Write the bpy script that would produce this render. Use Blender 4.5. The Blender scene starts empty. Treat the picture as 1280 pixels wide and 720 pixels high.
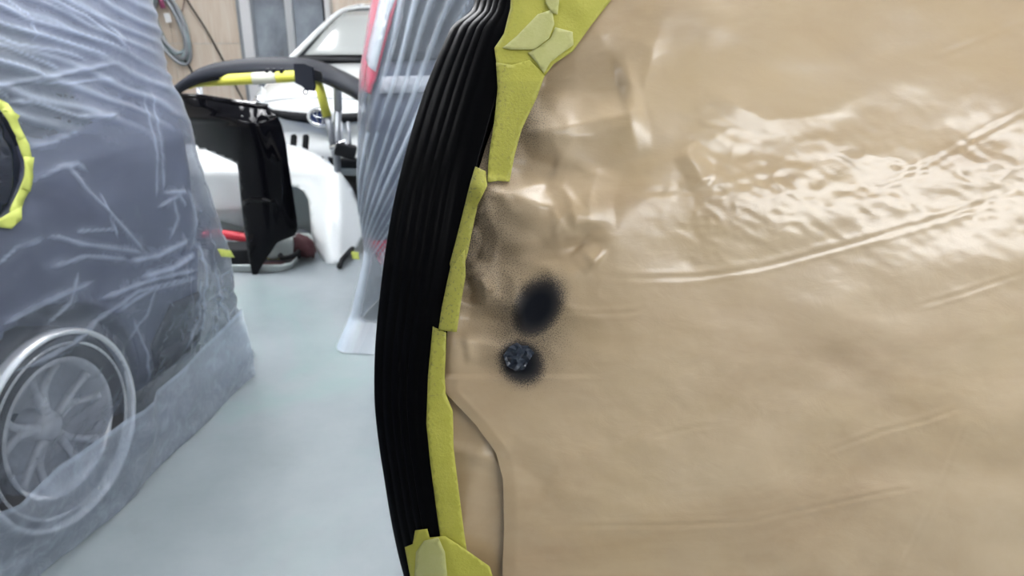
import bpy, bmesh, math, random
import numpy as np
from mathutils import Vector, Matrix
from mathutils.geometry import delaunay_2d_cdt
random.seed(7); rng = np.random.RandomState(7)
S = bpy.context.scene; COL = S.collection
R = math.radians

# ------------------------------------------------------------------ camera, world, exposure
CAM = Vector((0, 0, 1.5)); PITCH = R(20.5); FPX = 950.0
cd = bpy.data.cameras.new('camera'); cam = bpy.data.objects.new('camera', cd); COL.objects.link(cam)
cam.location = CAM; cam.rotation_euler = (R(90) - PITCH, 0, 0)
cd.sensor_width = 36; cd.lens = 36 * FPX / 1280; cd.clip_start = .02
cd.dof.use_dof = True; cd.dof.focus_distance = .63; cd.dof.aperture_fstop = 11.5
S.camera = cam
w = bpy.data.worlds.new('world'); S.world = w; w.use_nodes = True
w.node_tree.nodes['Background'].inputs[0].default_value = (.75, .85, 1, 1)
w.node_tree.nodes['Background'].inputs[1].default_value = .5
S.view_settings.view_transform = 'Standard'; S.view_settings.look = 'None'
S.view_settings.exposure = 0.05; S.view_settings.gamma = 1.0
LAMP = 40.0; ROOF = 8.0
S.cycles.transparent_max_bounces = 16

# ------------------------------------------------------------------ pixel -> point helpers (photograph is 1280x720)
FW = Vector((0, math.cos(PITCH), -math.sin(PITCH))); UP = Vector((0, math.sin(PITCH), math.cos(PITCH)))
def ray(px, py): return Vector(((px - 640) / FPX, 0, 0)) + UP * ((360 - py) / FPX) + FW
def at_depth(px, py, z): return CAM + ray(px, py) * z
def at_y(px, py, y): d = ray(px, py); return CAM + d * (y / d.y)
def at_z(px, py, z=0.): d = ray(px, py); return CAM + d * ((z - CAM.z) / d.z)
def at_plane(px, py, p0, n): d = ray(px, py); return CAM + d * ((p0 - CAM).dot(n) / d.dot(n))

# ------------------------------------------------------------------ materials
def mat(name, col=(.5, .5, .5), rough=.5, metal=0., **kw):
    m = bpy.data.materials.new(name); m.use_nodes = True
    b = m.node_tree.nodes['Principled BSDF']
    b.inputs['Base Color'].default_value = (*col, 1); b.inputs['Roughness'].default_value = rough
    b.inputs['Metallic'].default_value = metal
    for k, v in kw.items(): b.inputs[k.replace('_', ' ')].default_value = v
    return m
def nd(m, t, **kw):
    n = m.node_tree.nodes.new(t)
    for k, v in kw.items():
        if k == 'ins':
            for kk, vv in v.items(): n.inputs[kk].default_value = vv
        else: setattr(n, k, v)
    return n
def lk(m, a, b): m.node_tree.links.new(a, b)
def P_(m): return m.node_tree.nodes['Principled BSDF']
def ramp(m, fac, stops):
    r = nd(m, 'ShaderNodeValToRGB'); e = r.color_ramp.elements
    while len(e) < len(stops): e.new(.5)
    for k, (p, c) in enumerate(stops): e[k].position = p; e[k].color = (*c, 1) if len(c) == 3 else c
    lk(m, fac, r.inputs[0]); return r.outputs[0]
def coords(m, kind='Object', scale=(1, 1, 1), rot=(0, 0, 0)):
    t = nd(m, 'ShaderNodeTexCoord'); mp = nd(m, 'ShaderNodeMapping')
    mp.inputs['Scale'].default_value = scale; mp.inputs['Rotation'].default_value = rot
    lk(m, t.outputs[kind], mp.inputs[0]); return mp.outputs[0]
def noise(m, vec, scale, detail=4, rough=.55, dist=0.):
    n = nd(m, 'ShaderNodeTexNoise', ins={'Scale': scale, 'Detail': detail, 'Roughness': rough, 'Distortion': dist})
    lk(m, vec, n.inputs['Vector']); return n.outputs['Fac']
def mth(m, op, a, b=None, clamp=False):
    n = nd(m, 'ShaderNodeMath', operation=op, use_clamp=clamp)
    for k, v in enumerate((a, b)):
        if v is None: continue
        if isinstance(v, (int, float)): n.inputs[k].default_value = v
        else: lk(m, v, n.inputs[k])
    return n.outputs[0]
def mixc(m, fac, a, b, mode='MIX'):
    n = nd(m, 'ShaderNodeMix', data_type='RGBA', blend_type=mode)
    for s, v in ((n.inputs[0], fac), (n.inputs[6], a), (n.inputs[7], b)):
        if isinstance(v, (int, float)): s.default_value = v
        elif isinstance(v, tuple): s.default_value = (*v, 1)
        else: lk(m, v, s)
    return n.outputs[2]
def bump(m, h, strength=.2, dist=.01, to=None):
    n = nd(m, 'ShaderNodeBump', ins={'Strength': strength, 'Distance': dist}); lk(m, h, n.inputs['Height'])
    lk(m, n.outputs[0], (to or P_(m)).inputs['Normal']); return n.outputs[0]

def m_floor():
    m = mat('painted_concrete', rough=.45); v = coords(m)
    a = noise(m, v, 1.3, 6, .6); c = ramp(m, a, [(.3, (.150, .176, .190)), (.55, (.200, .227, .242)), (.75, (.235, .258, .270))])
    g = ramp(m, noise(m, v, .9, 5, .65, .6), [(.52, (0, 0, 0)), (.70, (1, 1, 1))])
    c = mixc(m, mth(m, 'MULTIPLY', g, .45), c, (.14, .25, .225))
    d = ramp(m, noise(m, v, 7, 8, .7, .4), [(.62, (0, 0, 0)), (.74, (1, 1, 1))])
    c = mixc(m, mth(m, 'MULTIPLY', d, .22), c, (.13, .14, .15))
    lk(m, c, P_(m).inputs['Base Color']); bump(m, noise(m, v, 60, 6), .08, .004); return m
def m_ply():
    m = mat('plywood', rough=.55); v = coords(m, 'Object', (9, 9, .55))
    a = noise(m, v, 2.2, 6, .6, .8)
    lk(m, ramp(m, a, [(.3, (.74, .60, .47)), (.5, (.82, .69, .57)), (.7, (.87, .77, .66))]), P_(m).inputs['Base Color']); return m
def m_film(name, base, tint, streak=.25, scale=(9, 3, 1)):
    """thin polythene masking sheet; the layer attribute says where the sheet lies folded on itself"""
    m = bpy.data.materials.new(name); m.use_nodes = True; nt = m.node_tree; nt.nodes.clear()
    out = nd(m, 'ShaderNodeOutputMaterial')
    at = nd(m, 'ShaderNodeAttribute', attribute_name='layer')
    v = coords(m, 'UV', scale)
    n1 = ramp(m, noise(m, v, 1.6, 7, .62, 1.6), [(.44, (0, 0, 0)), (.50, (1, 1, 1)), (.56, (0, 0, 0))])
    n2 = noise(m, v, .7, 3, .5)
    f = mth(m, 'ADD', mth(m, 'MULTIPLY', n1, streak), at.outputs['Fac'])
    f = mth(m, 'ADD', f, mth(m, 'MULTIPLY', mth(m, 'SUBTRACT', n2, .5), .25))
    lw = nd(m, 'ShaderNodeLayerWeight', ins={'Blend': .25})
    f = mth(m, 'ADD', f, mth(m, 'MULTIPLY', lw.outputs['Facing'], .22))
    f = mth(m, 'ADD', f, base, True); f = mth(m, 'MINIMUM', f, .93)
    d = nd(m, 'ShaderNodeBsdfDiffuse', ins={'Color': (*tint, 1)}); t = nd(m, 'ShaderNodeBsdfTranslucent', ins={'Color': (*tint, 1)})
    g = nd(m, 'ShaderNodeBsdfGlossy', ins={'Color': (1, 1, 1, 1), 'Roughness': .28})
    dt = nd(m, 'ShaderNodeMixShader', ins={0: .35}); lk(m, d.outputs[0], dt.inputs[1]); lk(m, t.outputs[0], dt.inputs[2])
    tr = nd(m, 'ShaderNodeBsdfTransparent', ins={'Color': (.97, .98, 1, 1)})
    bp = nd(m, 'ShaderNodeBump', ins={'Strength': .5, 'Distance': .01}); lk(m, noise(m, v, 3.2, 5, .6, 1.2), bp.inputs['Height'])
    for q in (d, g): lk(m, bp.outputs[0], q.inputs['Normal'])
    mx = nd(m, 'ShaderNodeMixShader'); lk(m, f, mx.inputs[0]); lk(m, tr.outputs[0], mx.inputs[1]); lk(m, dt.outputs[0], mx.inputs[2])
    fr = nd(m, 'ShaderNodeFresnel', ins={'IOR': 1.45}); lk(m, bp.outputs[0], fr.inputs['Normal'])
    m2 = nd(m, 'ShaderNodeMixShader'); lk(m, mth(m, 'MULTIPLY', fr.outputs[0], .8), m2.inputs[0]); lk(m, mx.outputs[0], m2.inputs[1]); lk(m, g.outputs[0], m2.inputs[2])
    lk(m, m2.outputs[0], out.inputs[0]); return m
def m_tape(name, col=(.62, .60, .09), alpha=.9):
    m = mat(name, col, .55, Alpha=alpha); v = coords(m, 'UV', (1, 1, 1))
    a = noise(m, v, 9, 6, .7); s = ramp(m, noise(m, v, 60, 3, .6), [(.40, (1, 1, 1)), (.42, (0, 0, 0))])
    c = mixc(m, a, (col[0] * .82, col[1] * .84, col[2] * .7), (min(1, col[0] * 1.15), min(1, col[1] * 1.14), col[2] * 1.6))
    at = nd(m, 'ShaderNodeAttribute', attribute_name='spray')
    c = mixc(m, mth(m, 'MULTIPLY', s, mth(m, 'MULTIPLY', at.outputs['Fac'], .8)), c, (.10, .10, .07))
    c = mixc(m, mth(m, 'MULTIPLY', at.outputs['Fac'], .6), c, (.13, .13, .03))
    lk(m, c, P_(m).inputs['Base Color']); bump(m, noise(m, v, 70, 4, .6), .25, .002); return m
def m_paper():
    """coated kraft paper; black overspray lies where the attribute 'spray' says (paint, with its own shape)"""
    m = mat('kraft_paper', rough=.45, Coat_Weight=1., Coat_Roughness=.25, Coat_IOR=1.72); v = coords(m, 'UV', (1, 1, 1))
    v2 = coords(m, 'UV', (1.5, 3.2, 1), (0, 0, R(12)))
    a = noise(m, v2, 2.4, 7, .6, .5); b = noise(m, v, 55, 4, .6)
    c = ramp(m, a, [(.28, (.44, .30, .162)), (.5, (.51, .37, .215)), (.72, (.575, .435, .27))])
    c = mixc(m, mth(m, 'MULTIPLY', b, .10), c, (.40, .29, .17))
    bl = ramp(m, noise(m, v, 3.2, 4, .6, .6), [(.5, (0, 0, 0)), (.7, (1, 1, 1))])
    c = mixc(m, mth(m, 'MULTIPLY', bl, .28), c, (.56, .40, .18))
    at = nd(m, 'ShaderNodeAttribute', attribute_name='spray')
    sp = noise(m, v, 700, 2, .7)
    sp2 = noise(m, v, 380, 3, .8)
    thr = mth(m, 'SUBTRACT', .74, mth(m, 'MULTIPLY', at.outputs['Fac'], .62))
    dots = mth(m, 'MULTIPLY', mth(m, 'SUBTRACT', sp, thr), 7, True)
    thr2 = mth(m, 'SUBTRACT', .80, mth(m, 'MULTIPLY', at.outputs['Fac'], .60))
    dots2 = mth(m, 'MULTIPLY', mth(m, 'SUBTRACT', sp2, thr2), 9, True)
    k = mth(m, 'MAXIMUM', dots, dots2)
    k = mth(m, 'MULTIPLY', k, mth(m, 'MULTIPLY', at.outputs['Fac'], 2.6, True))
    film_ = mth(m, 'MULTIPLY', at.outputs['Fac'], .85, True)
    c = mixc(m, film_, c, (.13, .12, .11)); c = mixc(m, mth(m, 'MULTIPLY', k, .85), c, (.012, .013, .017))
    dark = ramp(m, at.outputs['Fac'], [(.22, (0, 0, 0)), (.55, (.40, .40, .40)), (.95, (1, 1, 1))]); c = mixc(m, dark, c, (.010, .011, .015))
    lk(m, c, P_(m).inputs['Base Color'])
    rr = mth(m, 'ADD', .40, mth(m, 'MULTIPLY', at.outputs['Fac'], .35), True); lk(m, rr, P_(m).inputs['Roughness'])
    cw = mth(m, 'SUBTRACT', 1., mth(m, 'MULTIPLY', at.outputs['Fac'], 2.6), True); lk(m, cw, P_(m).inputs['Coat Weight'])
    lk(m, mth(m, 'SUBTRACT', .5, mth(m, 'MULTIPLY', at.outputs['Fac'], .45), True), P_(m).inputs['Specular IOR Level'])
    b1 = noise(m, coords(m, 'UV', (1, 1.6, 1), (0, 0, R(-35))), 24, 5, .6, .6)
    bump(m, b1, .10, .004); return m

M = dict(
    floor=m_floor(), ply=m_ply(), wall=mat('painted_wall', (.72, .69, .64), .7), ceil=mat('white_ceiling', (.75, .76, .78), .8),
    alu=mat('aluminium', (.72, .74, .77), .35, .5), white_frame=mat('white_frame', (.85, .85, .87), .4), rubber=mat('black_rubber', (.010, .011, .013), .6, Specular_IOR_Level=.2),
    black_gloss=mat('black_paint', (.002, .002, .003), .05, Specular_IOR_Level=.14),
    black_strip=mat('black_satin_trim', (.002, .002, .0025), .3, Specular_IOR_Level=.05),
    dark_plastic=mat('dark_plastic', (.010, .012, .018), .45, Specular_IOR_Level=.14), white_paint=mat('white_paint', (.84, .87, .87), .18, Coat_Weight=.5),
    white_primer=mat('white_primer', (.88, .92, .93), .35, Coat_Weight=.3), grey_car=mat('grey_violet_paint', (.12, .13, .20), .35, Coat_Weight=.2),
    dark_car=mat('dark_grey_paint', (.085, .10, .145), .3, Coat_Weight=.3), dark_glass=mat('dark_glass', (.03, .035, .045), .12),
    navy=mat('navy_black_paint', (.010, .013, .022), .18, Coat_Weight=.6), silver=mat('silver_wheel', (.72, .74, .78), .4, .2),
    tyre=mat('tyre_rubber', (.045, .045, .05), .75), red=mat('red_lamp_lens', (.72, .06, .12), .2, Coat_Weight=.5), clear=mat('clear_lamp_lens', (.78, .83, .86), .15),
    windscreen=mat('windscreen_glass', (.40, .42, .41), .12), chrome=mat('chrome', (.85, .87, .9), .12, 1.), blue_badge=mat('blue_badge', (.04, .06, .16), .2),  # pale grey of the windscreen is its reflection painted into the base colour
    yellow_pad=mat('yellow_padding', (.72, .70, .10), .55), steel=mat('grey_steel', (.33, .35, .38), .4, .6), pale_pad=mat('pale_tape', (.78, .79, .66), .5),
    grey_plastic=mat('grey_plastic', (.50, .55, .54), .45), red_tool=mat('red_tool', (.55, .03, .05), .4), blue=mat('blue_plastic', (.05, .16, .42), .4),
    maroon=mat('maroon_cloth', (.05, .012, .016), .8), yellow_thing=mat('yellow_block', (.62, .55, .12), .6), green_hose=mat('grey_green_hose', (.28, .36, .38), .45),
    purple=mat('plum_rubber', (.25, .05, .12), .5), white=mat('white_label', (.88, .88, .9), .5), rust=mat('brown_cable', (.20, .12, .09), .6),
    film_l=m_film('masking_film', .09, (.72, .82, 1.), .035, (4, 6, 1)), film_c=m_film('pleated_masking_film', .07, (.74, .85, .97), .04, (8, 2.2, 1)),
    film_skirt=m_film('doubled_masking_film', .24, (.74, .84, 1.), .05, (6, 6, 1)), film_wheel=m_film('wheel_film', .0, (.86, .92, 1), .03, (6, 6, 1)),
    tape=m_tape('yellow_masking_tape', (.50, .475, .06)), tape_pale=m_tape('pale_masking_tape', (.60, .59, .20), .8), tape_film=m_tape('lime_masking_tape', (.62, .68, .13), .95),
    paper=m_paper(), scrap=mat('painted_scrap', (.035, .045, .065), .32, Coat_Weight=.3))
gm = mat('frosted_pane', (.2, .23, .26), .3); gv = coords(gm)
lk(gm, ramp(gm, noise(gm, gv, 1.6, 4, .6, .5), [(.3, (.13, .13, .15)), (.5, (.22, .25, .29)), (.7, (.34, .38, .43))]), P_(gm).inputs['Base Color']); M['pane'] = gm
em = bpy.data.materials.new('lit_tube'); em.use_nodes = True; em.node_tree.nodes.clear()
e_ = nd(em, 'ShaderNodeEmission', ins={'Color': (.97, .985, 1, 1), 'Strength': LAMP}); o_ = nd(em, 'ShaderNodeOutputMaterial'); lk(em, e_.outputs[0], o_.inputs[0]); M['tube'] = em
rm = em.copy(); rm.name = 'daylit_rooflight'; rm.node_tree.nodes['Emission'].inputs['Strength'].default_value = ROOF; rm.node_tree.nodes['Emission'].inputs['Color'].default_value = (.95, .975, 1, 1); M['rooflight'] = rm

# ------------------------------------------------------------------ mesh helpers
def link(name, me, m, parent=None, smooth=True):
    o = bpy.data.objects.new(name, me); COL.objects.link(o)
    if m is not None: me.materials.append(M[m] if isinstance(m, str) else m)
    if smooth: me.polygons.foreach_set('use_smooth', [True] * len(me.polygons))
    if parent: o.parent = parent
    return o
def mesh(name, v, f, m, parent=None, smooth=True, uv=None, attrs=None):
    me = bpy.data.meshes.new(name); me.from_pydata([tuple(p) for p in v], [], f); me.update()
    if uv is not None:
        l = me.uv_layers.new(name='UVMap'); idx = np.empty(len(me.loops), dtype=np.int32); me.loops.foreach_get('vertex_index', idx)
        l.data.foreach_set('uv', np.asarray(uv, dtype=np.float32)[idx].ravel())
    for k, a in (attrs or {}).items():
        at = me.attributes.new(k, 'FLOAT', 'POINT'); at.data.foreach_set('value', np.asarray(a, dtype=np.float32).ravel())
    return link(name, me, m, parent, smooth)
def grid_faces(r, c, keep=None, close=False):
    f = []
    for i in range(r - 1):
        for j in range(c - 1 + (1 if close else 0)):
            if keep is not None and not keep(i, j): continue
            k = (j + 1) % c; f.append((i * c + j, i * c + k, (i + 1) * c + k, (i + 1) * c + j))
    return f
def thick(o, t, off=-1):
    md = o.modifiers.new('thickness', 'SOLIDIFY'); md.thickness = t; md.offset = off; return o
def bevel(o, w, s=2):
    md = o.modifiers.new('bevel', 'BEVEL'); md.width = w; md.segments = s; md.limit_method = 'ANGLE'; return o
def box(name, c, d, m, parent=None, rot=(0, 0, 0), bev=0., local=True):
    bm = bmesh.new(); bmesh.ops.create_cube(bm, size=1); bmesh.ops.scale(bm, vec=d, verts=bm.verts)
    me = bpy.data.meshes.new(name); bm.to_mesh(me); bm.free()
    o = link(name, me, m, parent, False); o.location = c; o.rotation_euler = rot
    if bev: bevel(o, bev)
    return o
def tube_data(path, r, seg=10, cap=True):
    path = [Vector(p) for p in path]; n = len(path); v = []; f = []
    rad = r if isinstance(r, (list, tuple)) else [r] * n
    t0 = (path[1] - path[0]).normalized(); a = t0.orthogonal().normalized()
    for i, p in enumerate(path):
        t = (path[min(i + 1, n - 1)] - path[max(i - 1, 0)]).normalized()
        a = (a - t * a.dot(t)).normalized(); b = t.cross(a)
        for k in range(seg):
            q = 2 * math.pi * k / seg; v.append(p + (a * math.cos(q) + b * math.sin(q)) * rad[i])
    for i in range(n - 1):
        for k in range(seg): f.append((i * seg + k, i * seg + (k + 1) % seg, (i + 1) * seg + (k + 1) % seg, (i + 1) * seg + k))
    if cap: f.append(tuple(range(seg - 1, -1, -1))); f.append(tuple(range((n - 1) * seg, n * seg)))
    return v, f
def tube(name, path, r, m, parent=None, seg=10, cap=True):
    v, f = tube_data(path, r, seg, cap); return mesh(name, v, f, m, parent)
def multi(name, parts, m, parent=None, smooth=True):
    V = []; F = []
    for v, f in parts:
        o = len(V); V += list(v); F += [tuple(i + o for i in q) for q in f]
    return mesh(name, V, F, m, parent, smooth)
def lathe(prof, seg=48):
    """profile (radius, height) about local +Y axis outward"""
    v = []
    for (r, h) in prof:
        for k in range(seg):
            q = 2 * math.pi * k / seg; v.append(Vector((r * math.cos(q), h, r * math.sin(q))))
    return v, grid_faces(len(prof), seg, None, True)
def smoothpath(pts, n=8, closed=False):
    pts = [Vector(p) for p in pts]; out = []; N = len(pts)
    for i in range(N if closed else N - 1):
        if closed: p0, p1, p2, p3 = pts[i - 1], pts[i], pts[(i + 1) % N], pts[(i + 2) % N]
        else: p0, p1, p2, p3 = pts[max(i - 1, 0)], pts[i], pts[i + 1], pts[min(i + 2, N - 1)]
        for k in range(n):
            t = k / n
            out.append(.5 * ((2 * p1) + (-p0 + p2) * t + (2 * p0 - 5 * p1 + 4 * p2 - p3) * t * t + (-p0 + 3 * p1 - 3 * p2 + p3) * t ** 3))
    if not closed: out.append(pts[-1])
    return out
def sheet(name, outline, fn, res, m, parent=None, th=0., attrs=None, smooth=True, uvs=.001, jitter=0., curve=0, sharp=()):
    """fill a 2D outline with an even mesh and map it through fn; attrs: {name: f(x, y)}"""
    if curve: outline = [(p.x, p.y) for p in smoothpath([(x, y, 0) for x, y in outline], curve, True)]
    O = []
    for i, p in enumerate(outline):
        q = outline[(i + 1) % len(outline)]; d = math.hypot(q[0] - p[0], q[1] - p[1]); k = max(1, int(d / res))
        for j in range(k): O.append((p[0] + (q[0] - p[0]) * j / k, p[1] + (q[1] - p[1]) * j / k))
    xs = [p[0] for p in O]; ys = [p[1] for p in O]
    def inside(x, y):
        c = False; j = len(O) - 1
        for i in range(len(O)):
            if (O[i][1] > y) != (O[j][1] > y) and x < (O[j][0] - O[i][0]) * (y - O[i][1]) / (O[j][1] - O[i][1]) + O[i][0]: c = not c
            j = i
        return c
    pts = [Vector(p) for p in O]; y = min(ys) + res * .5; row = 0; OA = np.array(O)
    while y < max(ys):
        x = min(xs) + (res * .5 if row % 2 else res)
        while x < max(xs):
            qx, qy = x + random.uniform(-jitter, jitter), y + random.uniform(-jitter, jitter)
            if inside(qx, qy) and np.min((OA[:, 0] - qx) ** 2 + (OA[:, 1] - qy) ** 2) > (res * .45) ** 2: pts.append(Vector((qx, qy)))
            x += res
        y += res * .87; row += 1
    n = len(O); r = delaunay_2d_cdt(pts, [(i, (i + 1) % n) for i in range(n)], [], 1, 1e-5)
    V2 = r[0]; F = [tuple(reversed(f)) for f in r[2]]
    o = mesh(name, [fn(p.x, p.y) for p in V2], F, m, parent, smooth, [(p.x * uvs, -p.y * uvs) for p in V2],
             {k: [g(p.x, p.y) for p in V2] for k, g in (attrs or {}).items()})
    if th: thick(o, th, 0)
    return o
def thing(name, label, cat, loc=(0, 0, 0), rz=0., group=None):
    o = bpy.data.objects.new(name, None); COL.objects.link(o); o.location = loc; o.rotation_euler = (0, 0, rz)
    return tag(o, label, cat, group)
def tag(o, label, cat, group=None):
    o['label'] = label; o['category'] = cat
    if group: o['group'] = group
    return o
def struct(o): o['kind'] = 'structure'; return o
def interp(x, xs, ys): return float(np.interp(x, xs, ys))
def seg_dist(X, Y, pts):
    """distance to a polyline and position 0..1 along it, arrays"""
    D = np.full(X.shape, 1e9); T = np.zeros(X.shape); L = [0]
    for a, b in zip(pts[:-1], pts[1:]): L.append(L[-1] + math.hypot(b[0] - a[0], b[1] - a[1]))
    for k, (a, b) in enumerate(zip(pts[:-1], pts[1:])):
        dx, dy = b[0] - a[0], b[1] - a[1]; q = dx * dx + dy * dy + 1e-12
        t = np.clip(((X - a[0]) * dx + (Y - a[1]) * dy) / q, 0, 1)
        d = np.hypot(X - a[0] - t * dx, Y - a[1] - t * dy); s = d < D
        D = np.where(s, d, D); T = np.where(s, (L[k] + t * math.sqrt(q)) / max(L[-1], 1e-9), T)
    return D, T
def vnoise(X, Y, seed=0):
    """smooth value noise on arrays, -1..1"""
    r = np.random.RandomState(seed); tab = r.uniform(-1, 1, (64, 64)); xi = np.floor(X).astype(int); yi = np.floor(Y).astype(int)
    fx = X - xi; fy = Y - yi; fx = fx * fx * (3 - 2 * fx); fy = fy * fy * (3 - 2 * fy); g = lambda i, j: tab[i % 64, j % 64]
    return (g(xi, yi) * (1 - fx) + g(xi + 1, yi) * fx) * (1 - fy) + (g(xi, yi + 1) * (1 - fx) + g(xi + 1, yi + 1) * fx) * fy
def fbm(X, Y, o=4, seed=0): return sum(vnoise(X * 2 ** k, Y * 2 ** k, seed + k) * .5 ** k for k in range(o))

# ------------------------------------------------------------------ the shop
X0, X1, Y0, Y1, H = -7.0, 7.2, -5.5, 11.0, 3.9
struct(box('floor', ((X0 + X1) / 2, (Y0 + Y1) / 2, -.05), (X1 - X0 + .4, Y1 - Y0 + .4, .1), 'floor'))
struct(box('ceiling', ((X0 + X1) / 2, (Y0 + Y1) / 2, H + .05), (X1 - X0 + .4, Y1 - Y0 + .4, .1), 'ceil'))
struct(box('wall_left', (X0 - .06, (Y0 + Y1) / 2, H / 2), (.12, Y1 - Y0, H), 'wall'))
struct(box('wall_right', (X1 + .06, (Y0 + Y1) / 2, H / 2), (.12, Y1 - Y0, H), 'wall'))
struct(box('wall_front', ((X0 + X1) / 2, Y0 - .06, H / 2), (X1 - X0, .12, H), 'wall'))
wb = struct(box('wall_back', ((X0 + X1) / 2, Y1 + .08, H / 2), (X1 - X0, .12, H), 'wall'))
WX0 = at_y(301, 30, Y1).x; WX1 = at_y(413, 10, Y1).x
k = 0
xs_ = [X0 + .01]; x = at_y(214, 40, Y1).x
while x > X0 + .3: xs_.append(x); x -= .91
xs_.append(WX0 - .02); xs_.sort()
for a, b in zip(xs_[:-1], xs_[1:]):
    for z0, z1 in ((.02, .985), (.99, 2.80), (2.805, 3.88)):
        o = box('plywood_sheet', ((a + b) / 2 - wb.location.x, -.07, (z0 + z1) / 2 - wb.location.z), (b - a - .012, .02, z1 - z0 - .004), 'ply', wb)
b0 = WX1 + .03
for z0, z1 in ((.02, .985), (.99, 2.80), (2.805, 3.88)):
    x = b0
    while x < X1 - .1:
        x2 = min(x + .91, X1 - .01)
        box('plywood_sheet', ((x + x2) / 2 - wb.location.x, -.07, (z0 + z1) / 2 - wb.location.z), (x2 - x - .012, .02, z1 - z0 - .004), 'ply', wb); x = x2
# glazed sliding window beside the plywood
wn = struct(bpy.data.objects.new('window_1', None)); COL.objects.link(wn); wn.location = ((WX0 + WX1) / 2, Y1 - .03, 0)
hw = (WX1 - WX0) / 2; xm = at_y(364, 30, Y1).x - wn.location.x
box('jamb', (-hw + .09, 0, 1.5), (.16, .12, 2.9), 'white_frame', wn, bev=.01); box('jamb', (hw - .03, 0, 1.5), (.07, .10, 2.9), 'white_frame', wn, bev=.01)
box('jamb_edge', (-hw + .02, -.04, 1.5), (.035, .10, 2.9), 'steel', wn)
box('sill', (0, 0, .14), (2 * hw, .14, .12), 'alu', wn); box('head', (0, 0, 2.9), (2 * hw, .14, .12), 'alu', wn)
box('mullion', (xm, -.01, 1.5), (.10, .08, 2.66), 'alu', wn, bev=.01)
pl = box('pane', ((-hw + .17 + xm - .05) / 2, .02, 1.52), (xm - .05 + hw - .17, .012, 2.6), 'pane', wn)
pr = box('pane', ((hw - .065 + xm + .05) / 2, .03, 1.52), (hw - .065 - xm - .05, .012, 2.6), 'pane', wn)
box('sash', (-hw + .185, .0, 1.52), (.03, .04, 2.6), 'steel', wn); box('sash', (hw - .08, .0, 1.52), (.03, .05, 2.6), 'dark_plastic', wn)

# ceiling lamps: twin fluorescent tubes under a white tray
def ceiling_lamp(x, y, rz, z=3.45, label='twin tube fluorescent lamp hung under the ceiling', offs=(-.06, .06), hwid=.14, group='fluorescent lamps under the ceiling'):
    t = thing('ceiling_lamp', label, 'lamp', (x, y, z), rz, group)
    bm = bmesh.new()
    prof = [(-hwid, -.02), (-hwid + .08, .06), (hwid - .08, .06), (hwid, -.02)]
    v = [(sx * .63, a, b) for sx in (-1, 1) for a, b in prof]
    thick(mesh('housing', v, grid_faces(2, 4), 'white_frame', t, False), .006, 0)
    for s in offs: tube('tube', [(-.6, s, 0), (.6, s, 0)], .017, 'tube', t)
    for s in (-1, 1): tube('rod', [(s * .5, 0, .06), (s * .5, 0, H - z)], .006, 'steel', t, 6)
    return t
for (x, y) in [(-3.1, 1.2), (-3.1, 4.2), (-3.1, 7.2), (-1.2, 2.4), (-1.2, 5.4), (-1.4, 7.6), (.9, 6.9), (.9, 9.6),
               (2.9, 2.4), (2.9, 5.4), (-3.1, -2.), (-1.2, 3.9), (-5., 3.), (-5., 7.)]:
    ceiling_lamp(x, y, R(90))
for (x, y) in [(.9, 1.0), (.9, 3.9), (-.45, 2.0), (-1.3, 2.9), (-2.0, 4.1), (-3.0, 9.0), (-2.6, 4.9), (-2.7, 3.6), (-2.2, 3.0)]: ceiling_lamp(x, y, 0 if y < 0 else R(90), 3.45, 'added wide four tube lamp brightening the cars and bumpers', (-.24, -.08, .08, .24), .36, 'added wide four tube lamps')  # unseen extra lamps, added to brighten bumpers, film and plywood and give glints

# translucent rooflight set into the ceiling behind the camera
RX0, RX1, RY0, RY1 = 1.0, 6.6, -4.3, -1.75
rl = struct(bpy.data.objects.new('window_2', None)); COL.objects.link(rl); rl.location = (0, 0, H - .05)
nb = 6
for k in range(nb):
    xa = RX0 + (RX1 - RX0) * k / nb; xb = RX0 + (RX1 - RX0) * (k + 1) / nb
    v = []; q_ = 13
    for j in range(q_):
        for y in (RY0, RY1): v.append((xa + .03 + (xb - xa - .06) * j / (q_ - 1), y, .012 * math.cos(j * math.pi)))
    thick(mesh('pane', v, grid_faces(q_, 2), 'rooflight', rl), .004, 0)
for k in range(nb + 1): box('glazing_bar', (RX0 + (RX1 - RX0) * k / nb, (RY0 + RY1) / 2, 0), (.06, RY1 - RY0 + .1, .08), 'white_frame', rl)
for y in (RY0, RY1): box('frame', ((RX0 + RX1) / 2, y, 0), (RX1 - RX0 + .1, .08, .09), 'white_frame', rl)

# coiled air hose and loose cables on the plywood
hc = at_y(212, 32, Y1 - .12); t = thing('hose_coil', 'coil of grey-green hose hung on a hook on the plywood wall', 'hose', hc)
for k in range(7):
    pts = []
    for q in range(28):
        a = 2 * math.pi * q / 28; rr = 1 + .05 * math.sin(3 * a + k * 2) + (k - 3) * .055
        ex, ez = .19 * rr * math.sin(a), .42 * rr * math.cos(a); sh = R(-22); wz = ez * math.cos(sh) - ex * math.sin(sh) * -1 * .2
        pts.append((ex + ez * -.22 + .0 * k, -.02 + .016 * (k % 3) - .02 * math.sin(2 * a + k), ez))
    tube('loop', smoothpath(pts, 2, True) + [Vector(pts[0])], .024, 'green_hose' if k % 3 else 'steel', t, 8, False)
tube('hook', [(-.12, .10, .36), (-.12, -.05, .36), (-.12, -.06, .42)], .02, 'rubber', t, 8)
tube('red_band', [(-.07, -.06, .42), (-.03, -.07, .30), (-.02, -.07, .22)], .035, 'purple', t, 8)
box('tag', (.02, -.07, .10), (.08, .01, .12), 'white', t, (0, R(-8), 0))
tube('hose_end', [(.13, -.01, -.43), (.20, -.01, -.55), (.23, .0, -.66)], .014, 'rubber', t, 8)
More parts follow.
